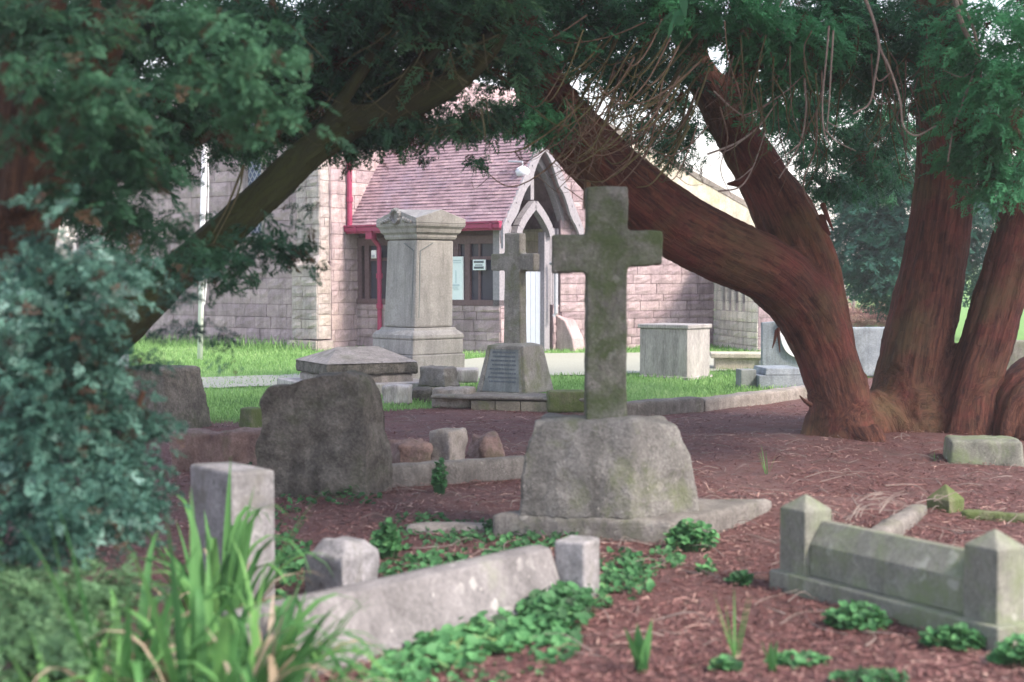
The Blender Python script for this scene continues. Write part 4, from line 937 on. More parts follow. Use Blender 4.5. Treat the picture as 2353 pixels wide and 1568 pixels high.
YB = [ # crown, front curtain
 (1235,60,130,100,12.4,.9,560,.22,.40,.35),(1130,-20,140,70,12.0,.9,420,.24,.42,.3),(1420,20,150,80,12.8,.8,420,.22,.38,.4),(1560,30,90,60,12.3,.5,260,.22,.62,.35),
 (1650,20,120,60,12.2,.6,420,.22,.70,.4),(1790,110,80,80,12.3,.5,380,.22,.66,.5),(1775,225,45,50,12.6,.3,110,.2,.66,.7),(1850,100,120,80,12.5,.6,460,.22,.62,.5),(1800,0,130,40,12.6,.5,240,.2,.5,.4),(1990,10,120,50,12.8,.5,260,.2,.42,.4),(1380,-10,140,40,12.2,.5,240,.2,.4,.4),(1960,120,110,90,12.8,.7,380,.22,.45,.5),
 (2040,200,90,110,13.6,.6,300,.2,.35,.6),(2120,120,90,110,12.6,.5,330,.22,.42,.5),(2280,90,100,100,11.4,.5,480,.22,.66,.4),(2300,220,75,100,11.2,.5,480,.22,.74,.5),(2270,350,55,80,11.6,.4,320,.2,.55,.6),(2310,410,45,45,11.5,.3,200,.2,.60,.6),(2215,250,40,70,12.6,.3,130,.2,.40,.6),
 (1250,285,55,38,12.1,.25,210,.17,.62,.6),(1215,250,45,25,12.2,.25,120,.17,.45,.6),(1110,290,60,20,12.0,.3,90,.16,.30,.8),(1350,180,110,60,13.2,.4,200,.2,.34,.6),(1480,170,100,60,13.4,.4,210,.2,.34,.6),(1500,290,70,60,13.8,.4,120,.2,.3,.7),(1560,330,40,70,14.0,.3,90,.18,.35,.8),
 (1840,260,90,60,15.2,.5,200,.2,.40,.7),(1900,330,110,60,15.6,.5,230,.2,.38,.7),(1990,330,90,70,15.8,.5,220,.2,.35,.7),(1860,420,60,35,15.5,.4,130,.18,.40,.8),(1930,440,60,30,15.5,.4,130,.18,.45,.8),(2060,400,50,60,15.8,.4,120,.18,.3,.8),(1610,310,30,70,15,.3,60,.18,.35,.8),
 (1000,364,18,14,11.8,.06,18,.13,.2,.7),(1105,362,30,14,11.8,.08,28,.13,.35,.7)]
YB += [(2470,100,110,140,13.2,.8,420,.26,.5,.4),(2500,-120,150,120,13.6,.9,380,.28,.5,.3),(2450,330,60,90,13.0,.4,160,.22,.5,.6),(1450,110,160,90,14.6,.6,420,.24,.38,.4),(1330,60,120,80,14.2,.5,300,.24,.40,.4),(1600,200,60,90,15.4,.5,180,.22,.36,.5),(1830,210,110,90,16.4,.6,420,.24,.42,.5),(1950,280,120,110,16.8,.7,460,.24,.40,.6),(2040,330,90,110,16.6,.6,320,.22,.38,.6),(1900,60,160,80,15.5,.6,460,.26,.45,.4),(1480,250,80,60,14.8,.4,160,.2,.34,.6),(2260,300,70,110,12.2,.4,300,.2,.62,.6)]
YB = [(*q[:7], q[7]*.9, q[8]+(.22 if q[8] > .54 else .04), q[9]) for q in YB]; p_ = blob(YB); instance('crown', 'yew_leaf', yew, 'frond', *p_)
OH = []  # overhead foliage out of frame, added to darken the foreground
for i in range(62):
    x, y = random.uniform(-1.5, 8.5), random.uniform(9.0, 17.5); z = random.uniform(4.9, 7.2)+.10*max(0, 13-y); OH.append((x, y, z))
for i in range(34): OH.append((random.uniform(-.5, 4.2), random.uniform(5.5, 9.5), random.uniform(4.3, 6.3)))  # further unseen clumps added to block sun from the leaning limb
pos, ax, s_, t_ = [], [], [], []
for q in OH:
    p = np.array(q)+RNG.normal(0, .55, (16, 3)); a = RNG.normal(0, 1, (16, 3)); a[:, 2] = -.3
    ok = p[:, 2] > 1.6+.215*p[:, 1]+.25
    pos.append(p[ok]); ax.append(a[ok]); s_.append(RNG.uniform(.5, .9, ok.sum())); t_.append(RNG.uniform(.2, .7, ok.sum()))
instance('unseen_shade_crown', 'yew_leaf', yew, 'tuft', *(np.concatenate(q) for q in (pos, ax, s_, t_)))
# dead hanging twigs
def twig(m_, pts, w0, w1, n=14, sub=0):
    W = spline(pts, n); m_.tube(W, [w0+(w1-w0)*i/n for i in range(n+1)], 6, .5)
    for k in range(sub):
        i = random.randint(3, n-2); q = W[i]; L = random.uniform(.12, .38); s = random.choice((-1, 1))
        e1 = q+Vector((s*L*.45, random.uniform(-.1, .1), -L*.35)); e2 = q+Vector((s*L*random.uniform(.5, 1.0), random.uniform(-.15, .15), -L*random.uniform(.3, 1.1)+.06))
        W2 = spline([q, e1, e2], 7); m_.tube(W2, [w1*1.2+(w1*.5-w1*1.2)*j/7 for j in range(8)], 5, .5)
g = MB(); t_ = MB()
for i in range(62):
    x0, y0 = random.uniform(1330, 1640), random.uniform(30, 290); dx, dy = -random.uniform(60, 250), random.uniform(20, 200)
    sag = random.uniform(25, 95); Y = random.uniform(11.6, 12.3)
    P = [at(x0, y0, Y), at(x0+dx*.33, y0+dy*.35+sag*.7, Y-.05), at(x0+dx*.7, y0+dy*.75+sag*.8, Y-.12), at(x0+dx, y0+dy, Y-.1)]
    twig(g if i % 3 else t_, P, random.uniform(.007, .013), .003, 14, random.choice((0, 1, 2, 3)))
for i in range(30):   # fine twigs out along the lower edge of the canopy
    x0, y0 = random.uniform(1240, 1560), random.uniform(200, 330); dx, dy = random.uniform(-120, 40), random.uniform(60, 130); Y = random.uniform(11.7, 12.2)
    twig(t_, [at(x0, y0, Y), at(x0+dx*.5+12, y0+dy*.6, Y), at(x0+dx, y0+dy, Y)], .007, .0025, 10, 2)
for i in range(70):
    x0, y0 = random.uniform(1640, 2180), random.uniform(40, 260); Y = random.uniform(11.4, 12.6); L = random.uniform(90, 260); w = random.uniform(-40, 40)
    P = [at(x0, y0, Y), at(x0+w*.6+random.uniform(-14, 14), y0+L*.35, Y), at(x0+w+random.uniform(-14, 14), y0+L*.7, Y), at(x0+w*1.2+random.uniform(-45, 45), y0+L, Y)]
    twig(t_ if i % 2 else g, P, random.uniform(.005, .010), .0025, 12, random.choice((0, 1, 1, 2)))
o1 = g.build('green_twigs', MAT['green_twig'], yew); o1['kind'] = 'stuff'; o2 = t_.build('dead_twigs', MAT['twig'], yew); o2['kind'] = 'stuff'
for pts, w0, w1 in (([(2190,-20),(2212,60),(2245,135),(2222,210),(2192,290),(2178,372)], .022, .006),([(2205,0),(2235,60),(2252,140),(2256,205),(2275,270),(2300,325)], .012, .005),
    ([(1985,-10),(2008,50),(2020,110),(2010,180),(1998,238),(1960,262)], .013, .006),([(2020,110),(2045,160),(2068,230),(2076,290),(2105,312),(2150,290)], .010, .006),([(1905,60),(1898,140),(1890,230),(1893,300),(1908,335)], .009, .005),
    ([(1915,70),(1910,150),(1905,240),(1900,300)], .009, .005),([(1848,180),(1852,250),(1838,330),(1790,410)], .010, .005),([(1800,-5),(1770,60),(1745,90),(1790,92)], .009, .004),([(2290,330),(2335,330),(2360,300)], .009, .006),
    ([(1640,210),(1690,255),(1720,262),(1800,215),(1850,170)], .008, .004),([(1625,355),(1690,330),(1745,290),(1785,235)], .010, .005),([(1650,440),(1700,430),(1730,385),(1760,300)], .009, .004)):
    h = MB(); twig(h, [at(x, y, 11.2 if x > 1880 else 12.0) for x, y in pts], w0, w1, 18, 1); h.build('hanging_branch', MAT['pale_twig'], yew)
# stump mound right of the yew
p = gp(2335, 985); o = thing('old_stump', p, 'dark mounded root stump at the right edge beside the yew', 'tree stump')
trunk('wood', [stem([(2318,1040,110,13.5),(2335,940,130,13.6),(2380,900,170,13.8),(2460,880,200,14)], 14), stem([(2370,1040,190,13.5),(2400,930,150,13.6)], 8)], 'yew_bark', o, .04, .04, sm=25)
# ---- left-hand conifer: leaning mossy limb, brown stems close to the camera
Yl = 8.6
p = gp(150, 1130); con = thing('leaning_conifer', p, 'leaning conifer at the left whose mossy limb crosses before the church', 'tree')
limb = stem([(60,980,190,8.2),(160,850,140,8.5),(265,755,108,8.9),(390,640,90,9.3),(500,545,86,9.6),(610,445,84,9.8),(705,355,80,10.0),(800,290,78,10.2),(925,245,68,10.4),(1045,185,58,10.6),(1130,90,56,10.8),(1190,-60,50,11)], 60)
stm = stem([(40,1150,200,7.6),(30,900,170,7.5),(40,600,140,7.3),(50,300,120,7.1),(60,0,110,7),(70,-150,100,6.9)], 36)
st2 = stem([(60,640,90,7.4),(150,300,86,7.2),(240,120,76,7.0),(340,-40,70,6.9)], 26)
st3 = stem([(40,480,80,7.0),(80,220,70,6.8),(118,60,62,6.7),(130,-120,60,6.6)], 24); st4 = stem([(110,400,60,7.0),(180,140,52,6.9),(214,-60,48,6.8)], 20)
br = stem([(330,395,46,8.8),(420,340,30,9.2),(505,302,24,9.5),(560,298,18,9.6),(610,312,10,9.7)], 20)
br2 = stem([(860,270,40,10.3),(960,150,34,10.4),(1080,40,30,10.5),(1150,-60,26,10.6)], 16); br3 = stem([(700,350,36,10.1),(840,150,32,10.2),(930,-30,28,10.3)], 16)
trunk('limb', [limb, br, br2, br3], 'green_bark', con, .026, .03, 'mossy green leaning limb'); trunk('trunk', [stm, st2, st3, st4], 'brown_bark', con, .03, .035)
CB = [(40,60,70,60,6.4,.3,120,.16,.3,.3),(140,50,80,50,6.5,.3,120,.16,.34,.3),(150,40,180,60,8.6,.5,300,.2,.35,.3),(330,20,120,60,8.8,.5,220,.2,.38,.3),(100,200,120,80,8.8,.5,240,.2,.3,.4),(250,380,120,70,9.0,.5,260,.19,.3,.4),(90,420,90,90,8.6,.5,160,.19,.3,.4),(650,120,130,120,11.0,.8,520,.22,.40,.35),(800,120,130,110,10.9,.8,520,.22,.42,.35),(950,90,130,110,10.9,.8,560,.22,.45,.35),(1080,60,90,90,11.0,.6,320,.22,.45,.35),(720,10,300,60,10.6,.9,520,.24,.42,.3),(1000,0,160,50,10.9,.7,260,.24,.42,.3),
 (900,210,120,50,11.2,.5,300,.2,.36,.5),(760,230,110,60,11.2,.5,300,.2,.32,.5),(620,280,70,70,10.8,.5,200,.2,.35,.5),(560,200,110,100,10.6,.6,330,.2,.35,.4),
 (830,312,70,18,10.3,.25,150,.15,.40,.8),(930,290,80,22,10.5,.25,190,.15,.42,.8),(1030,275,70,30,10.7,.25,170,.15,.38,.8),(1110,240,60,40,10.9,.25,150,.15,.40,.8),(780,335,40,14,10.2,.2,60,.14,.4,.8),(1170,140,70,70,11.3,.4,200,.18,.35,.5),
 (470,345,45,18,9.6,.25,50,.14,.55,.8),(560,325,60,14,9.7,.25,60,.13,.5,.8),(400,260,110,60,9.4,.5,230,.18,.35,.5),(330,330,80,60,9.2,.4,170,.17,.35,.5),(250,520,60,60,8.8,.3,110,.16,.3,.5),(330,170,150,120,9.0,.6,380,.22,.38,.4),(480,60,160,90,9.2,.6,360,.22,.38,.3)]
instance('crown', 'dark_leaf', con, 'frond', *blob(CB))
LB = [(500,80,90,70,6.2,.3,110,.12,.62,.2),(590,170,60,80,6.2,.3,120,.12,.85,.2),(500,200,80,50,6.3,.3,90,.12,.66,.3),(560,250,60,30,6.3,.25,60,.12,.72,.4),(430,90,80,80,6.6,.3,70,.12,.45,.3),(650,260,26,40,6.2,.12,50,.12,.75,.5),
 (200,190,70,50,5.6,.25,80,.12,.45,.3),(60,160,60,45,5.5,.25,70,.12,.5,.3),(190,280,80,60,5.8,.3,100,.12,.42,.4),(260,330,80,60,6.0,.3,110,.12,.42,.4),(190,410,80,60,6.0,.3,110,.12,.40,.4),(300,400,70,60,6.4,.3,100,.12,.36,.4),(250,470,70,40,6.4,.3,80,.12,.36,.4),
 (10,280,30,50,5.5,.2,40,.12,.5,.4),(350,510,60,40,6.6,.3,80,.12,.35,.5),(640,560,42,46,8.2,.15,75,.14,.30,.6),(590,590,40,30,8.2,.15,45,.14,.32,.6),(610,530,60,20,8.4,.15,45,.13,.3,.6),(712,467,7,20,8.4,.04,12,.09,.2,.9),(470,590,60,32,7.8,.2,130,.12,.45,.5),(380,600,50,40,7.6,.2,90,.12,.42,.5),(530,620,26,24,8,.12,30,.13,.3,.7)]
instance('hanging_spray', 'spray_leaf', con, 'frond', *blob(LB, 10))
pos, ax, s_, t2 = [], [], [], []
for i in range(24):
    q = (random.uniform(-6.5, .5), random.uniform(5.5, 13), random.uniform(4.3, 6.2)); p = np.array(q)+RNG.normal(0, .5, (14, 3)); a = RNG.normal(0, 1, (14, 3)); a[:, 2] = -.3
    ok = p[:, 2] > 1.6+.215*p[:, 1]+.25; pos.append(p[ok]); ax.append(a[ok]); s_.append(RNG.uniform(.5, .9, ok.sum())); t2.append(RNG.uniform(.2, .7, ok.sum()))
instance('unseen_shade_crown', 'dark_leaf', con, 'tuft', *(np.concatenate(q) for q in (pos, ax, s_, t2)))  # unseen clumps above the frame, added to shade what lies below
tw = MB()
for i in range(34):
    x0, y0 = random.uniform(600, 1150), random.uniform(60, 300); Y = random.uniform(9.6, 10.2); dx, dy = random.uniform(-90, 90), random.uniform(10, 90)
    twig(tw, [at(x0, y0, Y), at(x0+dx*.5, y0+dy*.6, Y), at(x0+dx, y0+dy, Y)], .004, .0015, 9, 2)
for (a, b, c_) in (((610,-20),(670,60),(745,135)),((560,380),(520,480),(485,545)),((560,380),(545,450),(490,560)),((1105,250),(1112,290),(1115,320))):
    twig(tw, [at(*a, 9.2), at(*b, 9.2), at(*c_, 9.2)], .009, .004, 10, 0)
o = tw.build('dead_twigs', MAT['green_twig'], con); o['kind'] = 'stuff'
# ---- bluish conifer shrub in the left foreground
p = gp(160, 1330); sh = thing('conifer_shrub', p, 'blue-green bushy conifer filling the left foreground', 'shrub')
SB = [(130,580,80,50,6.0,.25,160,.12,.45,.3),(100,460,24,50,5.4,.1,26,.12,.75,-.3),(60,700,120,120,5.9,.3,420,.14,.55,.2),(190,640,120,80,6.0,.25,330,.14,.55,.2),(270,630,50,30,6.2,.2,90,.12,.42,.3),(200,760,60,70,6.0,.25,200,.14,.45,.3),(150,850,110,90,6.0,.3,360,.14,.45,.2),(60,930,110,120,5.8,.3,420,.14,.50,.2),
 (190,960,90,90,6.0,.3,300,.14,.45,.2),(320,840,50,26,6.6,.15,70,.10,.25,.4),(410,760,50,36,7.2,.15,60,.10,.28,.4),(490,780,30,36,7.3,.12,40,.09,.2,.5),(290,980,90,40,6.2,.2,150,.12,.42,.3),(390,965,30,14,6.2,.1,30,.09,.50,.3),(270,1050,80,60,6.0,.3,240,.13,.55,.2),(140,1080,140,90,5.8,.3,420,.14,.55,.2),
 (290,1160,60,70,5.8,.25,200,.13,.66,.2),(210,1180,120,80,5.7,.3,360,.14,.60,.2),(70,1210,110,90,5.6,.3,320,.14,.45,.2),(280,880,40,30,6.3,.2,50,.11,.35,.3),(390,680,50,22,6.9,.15,60,.10,.35,.4),(440,640,36,20,7.2,.15,40,.10,.35,.4),(518,850,10,24,7.4,.05,14,.09,.2,.7)]
SB = [(*q[:6], int(q[6]*1.15), q[7]*.64, q[8]+RNG.normal(-.05, .13), q[9]) for q in SB]; instance('foliage', 'blue_leaf', sh, 'tuft', *blob(SB, 10))
m_ = MB(); 
for (a, b) in (((120,1300),(90,560)),((180,1300),(230,700)),((150,1250),(330,900)),((100,1200),(20,700))): m_.tube(spline([at(*a, 6.1), at((a[0]+b[0])/2+15, (a[1]+b[1])/2, 6.1), at(*b, 6.1)], 10), lerpl([.035, .012], 10), 8)
m_.build('stem', MAT['brown_bark'], sh)
# ---- trees beyond
far = thing('blue_conifer', gp(2075, 760), 'dense blue-green conifer seen between the two yew stems', 'tree')
instance('crown', 'far_leaf', far, 'frond', *blob([(2050,470,90,80,30,.9,420,.5,.5,.3),(2060,560,110,80,30,1,520,.5,.5,.3),(2070,640,90,60,30,.9,360,.5,.45,.3),(2000,500,40,60,29.6,.4,120,.4,.6,.3),(2010,600,40,50,29.6,.4,130,.4,.5,.3),(2250,560,60,120,30.5,.9,330,.5,.5,.3),(2150,500,120,120,31,1,420,.5,.45,.3),(2080,390,110,60,30,1,300,.5,.5,.3)]))
m_ = MB(); m_.tube([gp(2120, 745)-Vector((0,0,.2)), at(2110, 400, gp(2120,745).y)], [.3, .15], 10); m_.build('trunk', MAT['grey_bark'], far)
def bare(label, x, y, ytop, w, Y, spread, seed, group='bare trees beyond the churchyard'):
    rr = random.Random(seed); b = at(x, y, Y); t = thing('bare_tree', b, label, 'tree', group); m_ = MB(); n_ = MB()
    H = (y-ytop)/F*Y; W = spline([b-Vector((0,0,.5)), b+Vector((rr.uniform(-.1,.1)*H*.3, 0, H*.4)), b+Vector((rr.uniform(-.1,.1)*H*.3, 0, H))], 14); r0 = w/2*Y/F
    m_.tube(W, lerpl([r0*1.1, r0*.8, r0*.2], 14), 8)
    for i in range(26):
        k = rr.randint(3, 14); q = W[k]; a = rr.uniform(0, 6.28); L = spread*rr.uniform(.5, 1)*(1.1-k/18); e = q+Vector((math.cos(a)*L, math.sin(a)*L, L*rr.uniform(.3, 1.1))); P = spline([q, (q+e)/2+Vector((0,0,-.1*L)), e], 7)
        n_.tube(P, lerpl([r0*.3, r0*.06], 7), 5)
        for j in range(7):
            z = P[rr.randint(2, 7)]; a2 = rr.uniform(0, 6.28); l2 = L*rr.uniform(.2, .5); e2 = z+Vector((math.cos(a2)*l2, math.sin(a2)*l2, l2*rr.uniform(-.1, .9))); n_.tube([z, (z+e2)/2+Vector((0,0,.06*l2)), e2], [r0*.10, r0*.07, r0*.03], 4)
    m_.build('trunk', MAT['grey_bark'], t); n_.build('branches', MAT['bare_twig_far'], t)
bare('grey bare tree trunk standing beyond the lawn left of the blue conifer', 1937, 735, 330, 24, 46, 3.2, 3)
bare('thin leaning bare tree just right of the grey bare trunk', 1960, 735, 520, 9, 48, 2.4, 5)
# hedge and far wood
def scrub(name, label, x0, x1, y0, y1, Y, n, mat, size, cat, tint):
    c = at((x0+x1)/2, y1, Y); k = Y/F; pos = np.array([at(random.uniform(x0, x1), random.uniform(y0, y1), Y+random.uniform(-.6, .6)) for _ in range(n)]); ax = RNG.normal(0, 1, (n, 3)); ax[:, 2] = abs(ax[:, 2])
    o = thing(name, c, label, cat); instance('foliage', mat, o, 'needle', pos, ax, size*RNG.uniform(.6, 1.3, n), np.clip(tint+RNG.normal(0, .2, n), 0, 1), 1.0); return o
scrub('brown_hedge', 'low brown winter hedge beyond the graves left of the middle yew stem', 1890, 2075, 722, 752, 38, 700, 'litter_leaf', .5, 'hedge', .75)
pos = np.array([(x, 150+RNG.uniform(-6, 6)+.0*x, gz(x, 150)+RNG.uniform(0, 5.5)*(.6+.4*math.sin(x*.13)**2)) for x in RNG.uniform(-60, 110, 3800)]); ax = RNG.normal(0, 1, (3800, 3)); ax[:, 2] = abs(ax[:, 2])+.6
o = instance('distant_wood', 'bare_twig_far', None, 'needle', pos, ax, RNG.uniform(1.2, 2.6, 3800), RNG.uniform(.3, 1, 3800), 1.0); tag(o, 'pale distant bare woodland beyond the field', 'woodland', kind='stuff')
# ------------------------------------------------------------------ ground cover, litter, plants
def strips(name, mat, P, D, Ln, Wd, T, kink=.3, flat=.35, label=None, cat=None, kind='stuff'):
    """thin two-segment slivers lying on the ground"""
    n = len(P); D = D/np.linalg.norm(D, axis=1, keepdims=True); S = np.cross(D, np.tile([0,0,1.], (n,1))+RNG.normal(0, flat, (n,3))); S /= np.linalg.norm(S, axis=1, keepdims=True)
    K = RNG.normal(0, kink, (n, 1))*S; a = P-D*Ln[:, None]/2; b = P+K*Ln[:, None]*.3+np.array([0,0,1])*(RNG.uniform(0, .18, n)*Ln)[:, None]; c = P+D*Ln[:, None]/2+K*Ln[:, None]*.1; w = S*Wd[:, None]/2
    V = np.stack([a-w*.6, a+w*.6, b+w, b-w, c+w*.4, c-w*.4], 1).reshape(-1, 3); i = np.arange(n)[:, None]*6
    Q = np.concatenate([i+np.array([[0,1,2,3]]), i+np.array([[3,2,4,5]])])
    o = obj(name, V, Q, MAT[mat], None, tint=np.repeat(T, 6), origin=(0, 8, 0)); tag(o, label, cat, kind=kind); return o
def scatter(n, fy0, fy1, ok):
    out = []
    while len(out) < n:
        Y = fy0*(fy1/fy0)**random.random(); x = random.uniform(-.40, .40)*Y
        if ok(x, Y): out.append((x, Y, gz(x, Y)))
    return np.array(out)
P = scatter(72000, 5.0, 19, lambda x, y: random.random() < .75+.9*noise.noise((x*1.3, y*1.3, 9)) and y < gline(x)+.15*random.random() and (x > -1.6 or y > 6.8))
n = len(P); D = RNG.normal(0, 1, (n, 3)); D[:, 2] = RNG.normal(0, .12, n); P[:, 2] += .006+RNG.uniform(0, .012, n)
big = RNG.random(n) < .05
strips('leaf_litter', 'litter_leaf', P, D, np.where(big, RNG.uniform(.06, .17, n), RNG.uniform(.015, .06, n)), np.where(big, RNG.uniform(.004, .008, n), RNG.uniform(.004, .010, n)), np.clip(RNG.normal(.48, .26, n)+big*.1+np.array([.3*noise.noise((x*.9, y*.9, 2)) for x, y, z in P]), 0, 1), label='reddish brown needle litter covering the ground under the yew', cat='leaf litter')
# loose bare twigs lying about
m_ = MB()
for i in range(420):
    Y = random.uniform(6, 15.5); x = random.uniform(-.12, .36)*Y
    if Y > gline(x)-.3: continue
    p = Vector((x, Y, gz(x, Y)+.012)); a = random.uniform(0, 6.28); L = random.uniform(.10, .40); d = Vector((math.cos(a), math.sin(a), 0)); s = Vector((-d.y, d.x, 0))
    W = spline([p-d*L/2, p+s*random.uniform(-.25, .25)*L+Vector((0,0,random.uniform(0,.05))), p+d*L/2+Vector((0,0,random.uniform(0,.03)))], 7); m_.tube(W, lerpl([random.uniform(.002,.004), .001], 7), 5, .5)
A_, B_ = gp(1890, 1250), gp(2130, 1180)
for i in range(26):   # heap of twigs over the buried rail
    f = random.random(); p = A_.lerp(B_, f)+Vector((random.gauss(0,.08), random.gauss(0,.12), .10+random.uniform(0,.08))); a = random.uniform(-.4, 1.6); L = random.uniform(.12, .4); d = Vector((math.cos(a), math.sin(a), random.uniform(-.2,.35)))
    m_.tube(spline([p-d*L/2, p+Vector((random.uniform(-.05,.05), 0, .03)), p+d*L/2], 6), lerpl([.0035, .0012], 6), 5, .5)
tag(m_.build('fallen_twigs', MAT['pale_twig'], None), 'thin bare twigs scattered over the litter', 'twigs', kind='stuff')
# lawn
P = scatter(60000, 14.4, 27.5, lambda x, y: y > gline(x)+.1*random.random() and (x < -.9 and random.random() < .45+.5*noise.noise((x*1.5, y*2, 1)) or not (float(np.interp(x, [-14,-4,-1,1,3,6,12], [18.2,18.45,19.3,20.2,20.7,21.5,22.6])) < y < float(np.interp(x, [-14,-4,-1.8,-.4,.4,3,6,12], [20.3,20.3,21,23.4,24.5,24.7,24.9,25.2])))) and x < 7)
n = len(P); D = RNG.normal(0, .45, (n, 3)); D[:, 2] = 1; L = RNG.uniform(.03, .085, n)*np.where((P[:, 0] < -.9) & (P[:, 1] > 18.2) & (P[:, 1] < 20), .6, 1); P[:, 2] += L*.4
strips('lawn_grass', 'grass_leaf', P, D, L, RNG.uniform(.006, .013, n), np.clip(RNG.normal(.55, .16, n)+np.array([.5*noise.noise((x*.8, y*.8, 4)) for x, y, z in P]), 0, 1), label='bright green mown grass between the graves and the church', cat='grass')
# tall grass and weeds at the wall foot
P = []
for i in range(1600):
    a = random.uniform(-5, .0); q = pt(a, BF-.15-abs(random.gauss(0, .45)), 0); P.append((q.x, q.y, gz(q.x, q.y)))
P = np.array(P); n = len(P); D = RNG.normal(0, .3, (n, 3)); D[:, 2] = 1; L = RNG.uniform(.08, .34, n)*RNG.uniform(.3, 1, n); P[:, 2] += L*.4
strips('wall_foot_grass', 'grass_leaf', P, D, L, RNG.uniform(.008, .016, n), np.clip(RNG.normal(.4, .2, n), 0, 1), label='longer rough grass along the foot of the church wall', cat='grass')
# round-leaved plants
def leafdisc(mb, p, nrm, r, tint):
    nrm = nrm.normalized(); x = nrm.cross(Vector((.3, 1, .2))).normalized(); y = x.cross(nrm); a0 = random.uniform(0, 6.28); V = [p-nrm*r*.22]
    for k in range(8):
        a = a0+k*math.pi/4; rr_ = r*(1 if k else .45)*random.uniform(.88, 1.1); V.append(p+(x*math.cos(a)+y*math.sin(a))*rr_+nrm*r*random.uniform(0, .18))
    mb.add(V, [(0, k+1, (k+1) % 8+1) for k in range(8)], tint)
def leafy(name, c, rx, ry, h, n, r, label, cat, parent=None, kind=None, tint=.55, group=None):
    mb, st = MB(), MB()
    for i in range(n):
        a = random.uniform(0, 6.28); q = math.sqrt(random.random()); x, y = c.x+rx*q*math.cos(a), c.y+ry*q*math.sin(a); z = gz(x, y); hh = h*random.uniform(.3, 1)*(1-.55*q*q)
        p = Vector((x, y, z+hh)); leafdisc(mb, p, Vector((random.gauss(0,.45), random.gauss(-.25,.45), 1)), r*random.uniform(.6, 1.15), min(1, max(0, random.gauss(tint, .18))))
        st.tube([Vector((c.x+(x-c.x)*.7, c.y+(y-c.y)*.7, z-.01)), p-Vector((0,0,.004))], [.0025, .0018], 4, .3)
    if kind:
        tag(mb.build(name, MAT['ivy_leaf'], None), label, cat, kind=kind); return
    o = thing(name, Vector((c.x, c.y, gz(c.x, c.y))), label, cat, group); mb.build('leaves', MAT['ivy_leaf'], o); st.build('stems', MAT['ivy_leaf'], o)
# dense band along the front of the long kerb: one uncountable carpet
mb = MB()
def patch(x, y, rx, ry, n, r, h, tint):
    for i in range(n):
        a = random.uniform(0, 6.28); q = math.sqrt(random.random()); g_ = gp(x+rx*q*math.cos(a), y+ry*q*math.sin(a)); p = Vector((g_.x, g_.y, g_.z+h*random.uniform(.1, 1)*(1-.4*q)))
        leafdisc(mb, p, Vector((random.gauss(0,.5), random.gauss(-.3,.5), 1)), r*random.uniform(.4, 1.5), min(1, max(0, random.gauss(tint, .18))))
for a in ((930,1540,70,40,110,.026,.06,.6),(1020,1500,90,50,230,.028,.08,.68),(1120,1470,100,45,260,.028,.09,.66),(1230,1450,70,40,130,.026,.08,.56),(900,1590,70,40,80,.026,.05,.5),(1270,1490,60,40,60,.026,.05,.5),(1290,1415,75,48,330,.024,.15,.36),(1230,1420,40,26,130,.024,.13,.36),(1000,1560,160,40,90,.018,.03,.45),(1180,1520,140,50,70,.016,.03,.4)): patch(*a)
tag(mb.build('ground_ivy', MAT['ivy_leaf'], None), 'bright green round-leaved ground cover in front of the long kerb', 'ground cover', kind='stuff')
mb = MB()
for a in ((1050,1225,110,26,170,.018,.05,.32),(1250,1250,90,24,160,.02,.07,.35),(960,1200,70,20,80,.016,.04,.3),(760,1150,120,16,110,.018,.06,.25),(900,1250,50,30,90,.02,.06,.4),(1450,1330,60,50,150,.02,.06,.4),(1530,1290,40,24,70,.02,.06,.4),(660,1200,40,40,60,.016,.04,.3),(1000,1320,130,40,420,.020,.06,.38),(1180,1290,70,30,200,.020,.06,.32),(900,1370,60,30,150,.02,.05,.4),(1420,1310,60,40,130,.02,.06,.3),(1160,1240,60,20,60,.018,.05,.3),(1060,1250,90,25,60,.016,.04,.2),(660,1300,60,60,200,.022,.10,.4),(640,1420,40,40,120,.024,.08,.5),(540,1080,60,20,70,.02,.08,.2),(600,1090,40,40,110,.02,.10,.15),(1380,1380,30,26,50,.022,.06,.5)): patch(*a)
tag(mb.build('creeping_weeds', MAT['ivy_leaf'], None), 'low dark creeping weeds among the stones behind the long kerb', 'ground cover', kind='stuff')
PL = [((890,1285),(.07,.06),.24,110,.026,'bushy green weed standing behind the squared stump',.5),((1590,1265),(.16,.10),.19,190,.026,'round leafy clump at the right foot of the granite cross plinth',.62),((1622,1320),(.05,.05),.10,26,.022,'small pale leafy shoot below the round clump',.7),
      ((1700,1345),(.07,.06),.09,50,.022,'small dark leafy weed alone on the litter left of the pointed posts',.35),((1970,1445),(.15,.10),.13,150,.022,'green clump against the middle of the pale plinth',.45),((2190,1490),(.14,.08),.11,150,.022,'green clump at the near corner of the pale plinth',.45),
      ((2345,1530),(.12,.10),.13,120,.026,'leafy clump cut by the right edge at the lower corner',.5),((1835,1530),(.14,.08),.06,60,.024,'sparse pale creeping plant on the litter at lower right',.45),((1010,1135),(.055,.05),.27,130,.022,'upright bright green weed in front of the sunken kerb',.5),
      ((800,1140),(.11,.07),.13,120,.022,'green weed at the foot of the rough headstone',.42),((1210,1235),(.08,.07),.12,70,.02,'dark weed under the left front of the granite cross base',.25),((1130,1225),(.06,.05),.09,45,.02,'dark weed at the left end of the granite plinth',.25),((2000,1570),(.16,.09),.06,90,.02,'green moss-like weed at the bottom edge right of centre',.3)]
for (p, rr_, h, n, r, lab, tint) in PL: leafy('leafy_weed', gp(*p), rr_[0], rr_[1], h, n, r, lab, 'weed', tint=tint, group='small leafy weeds on the litter')
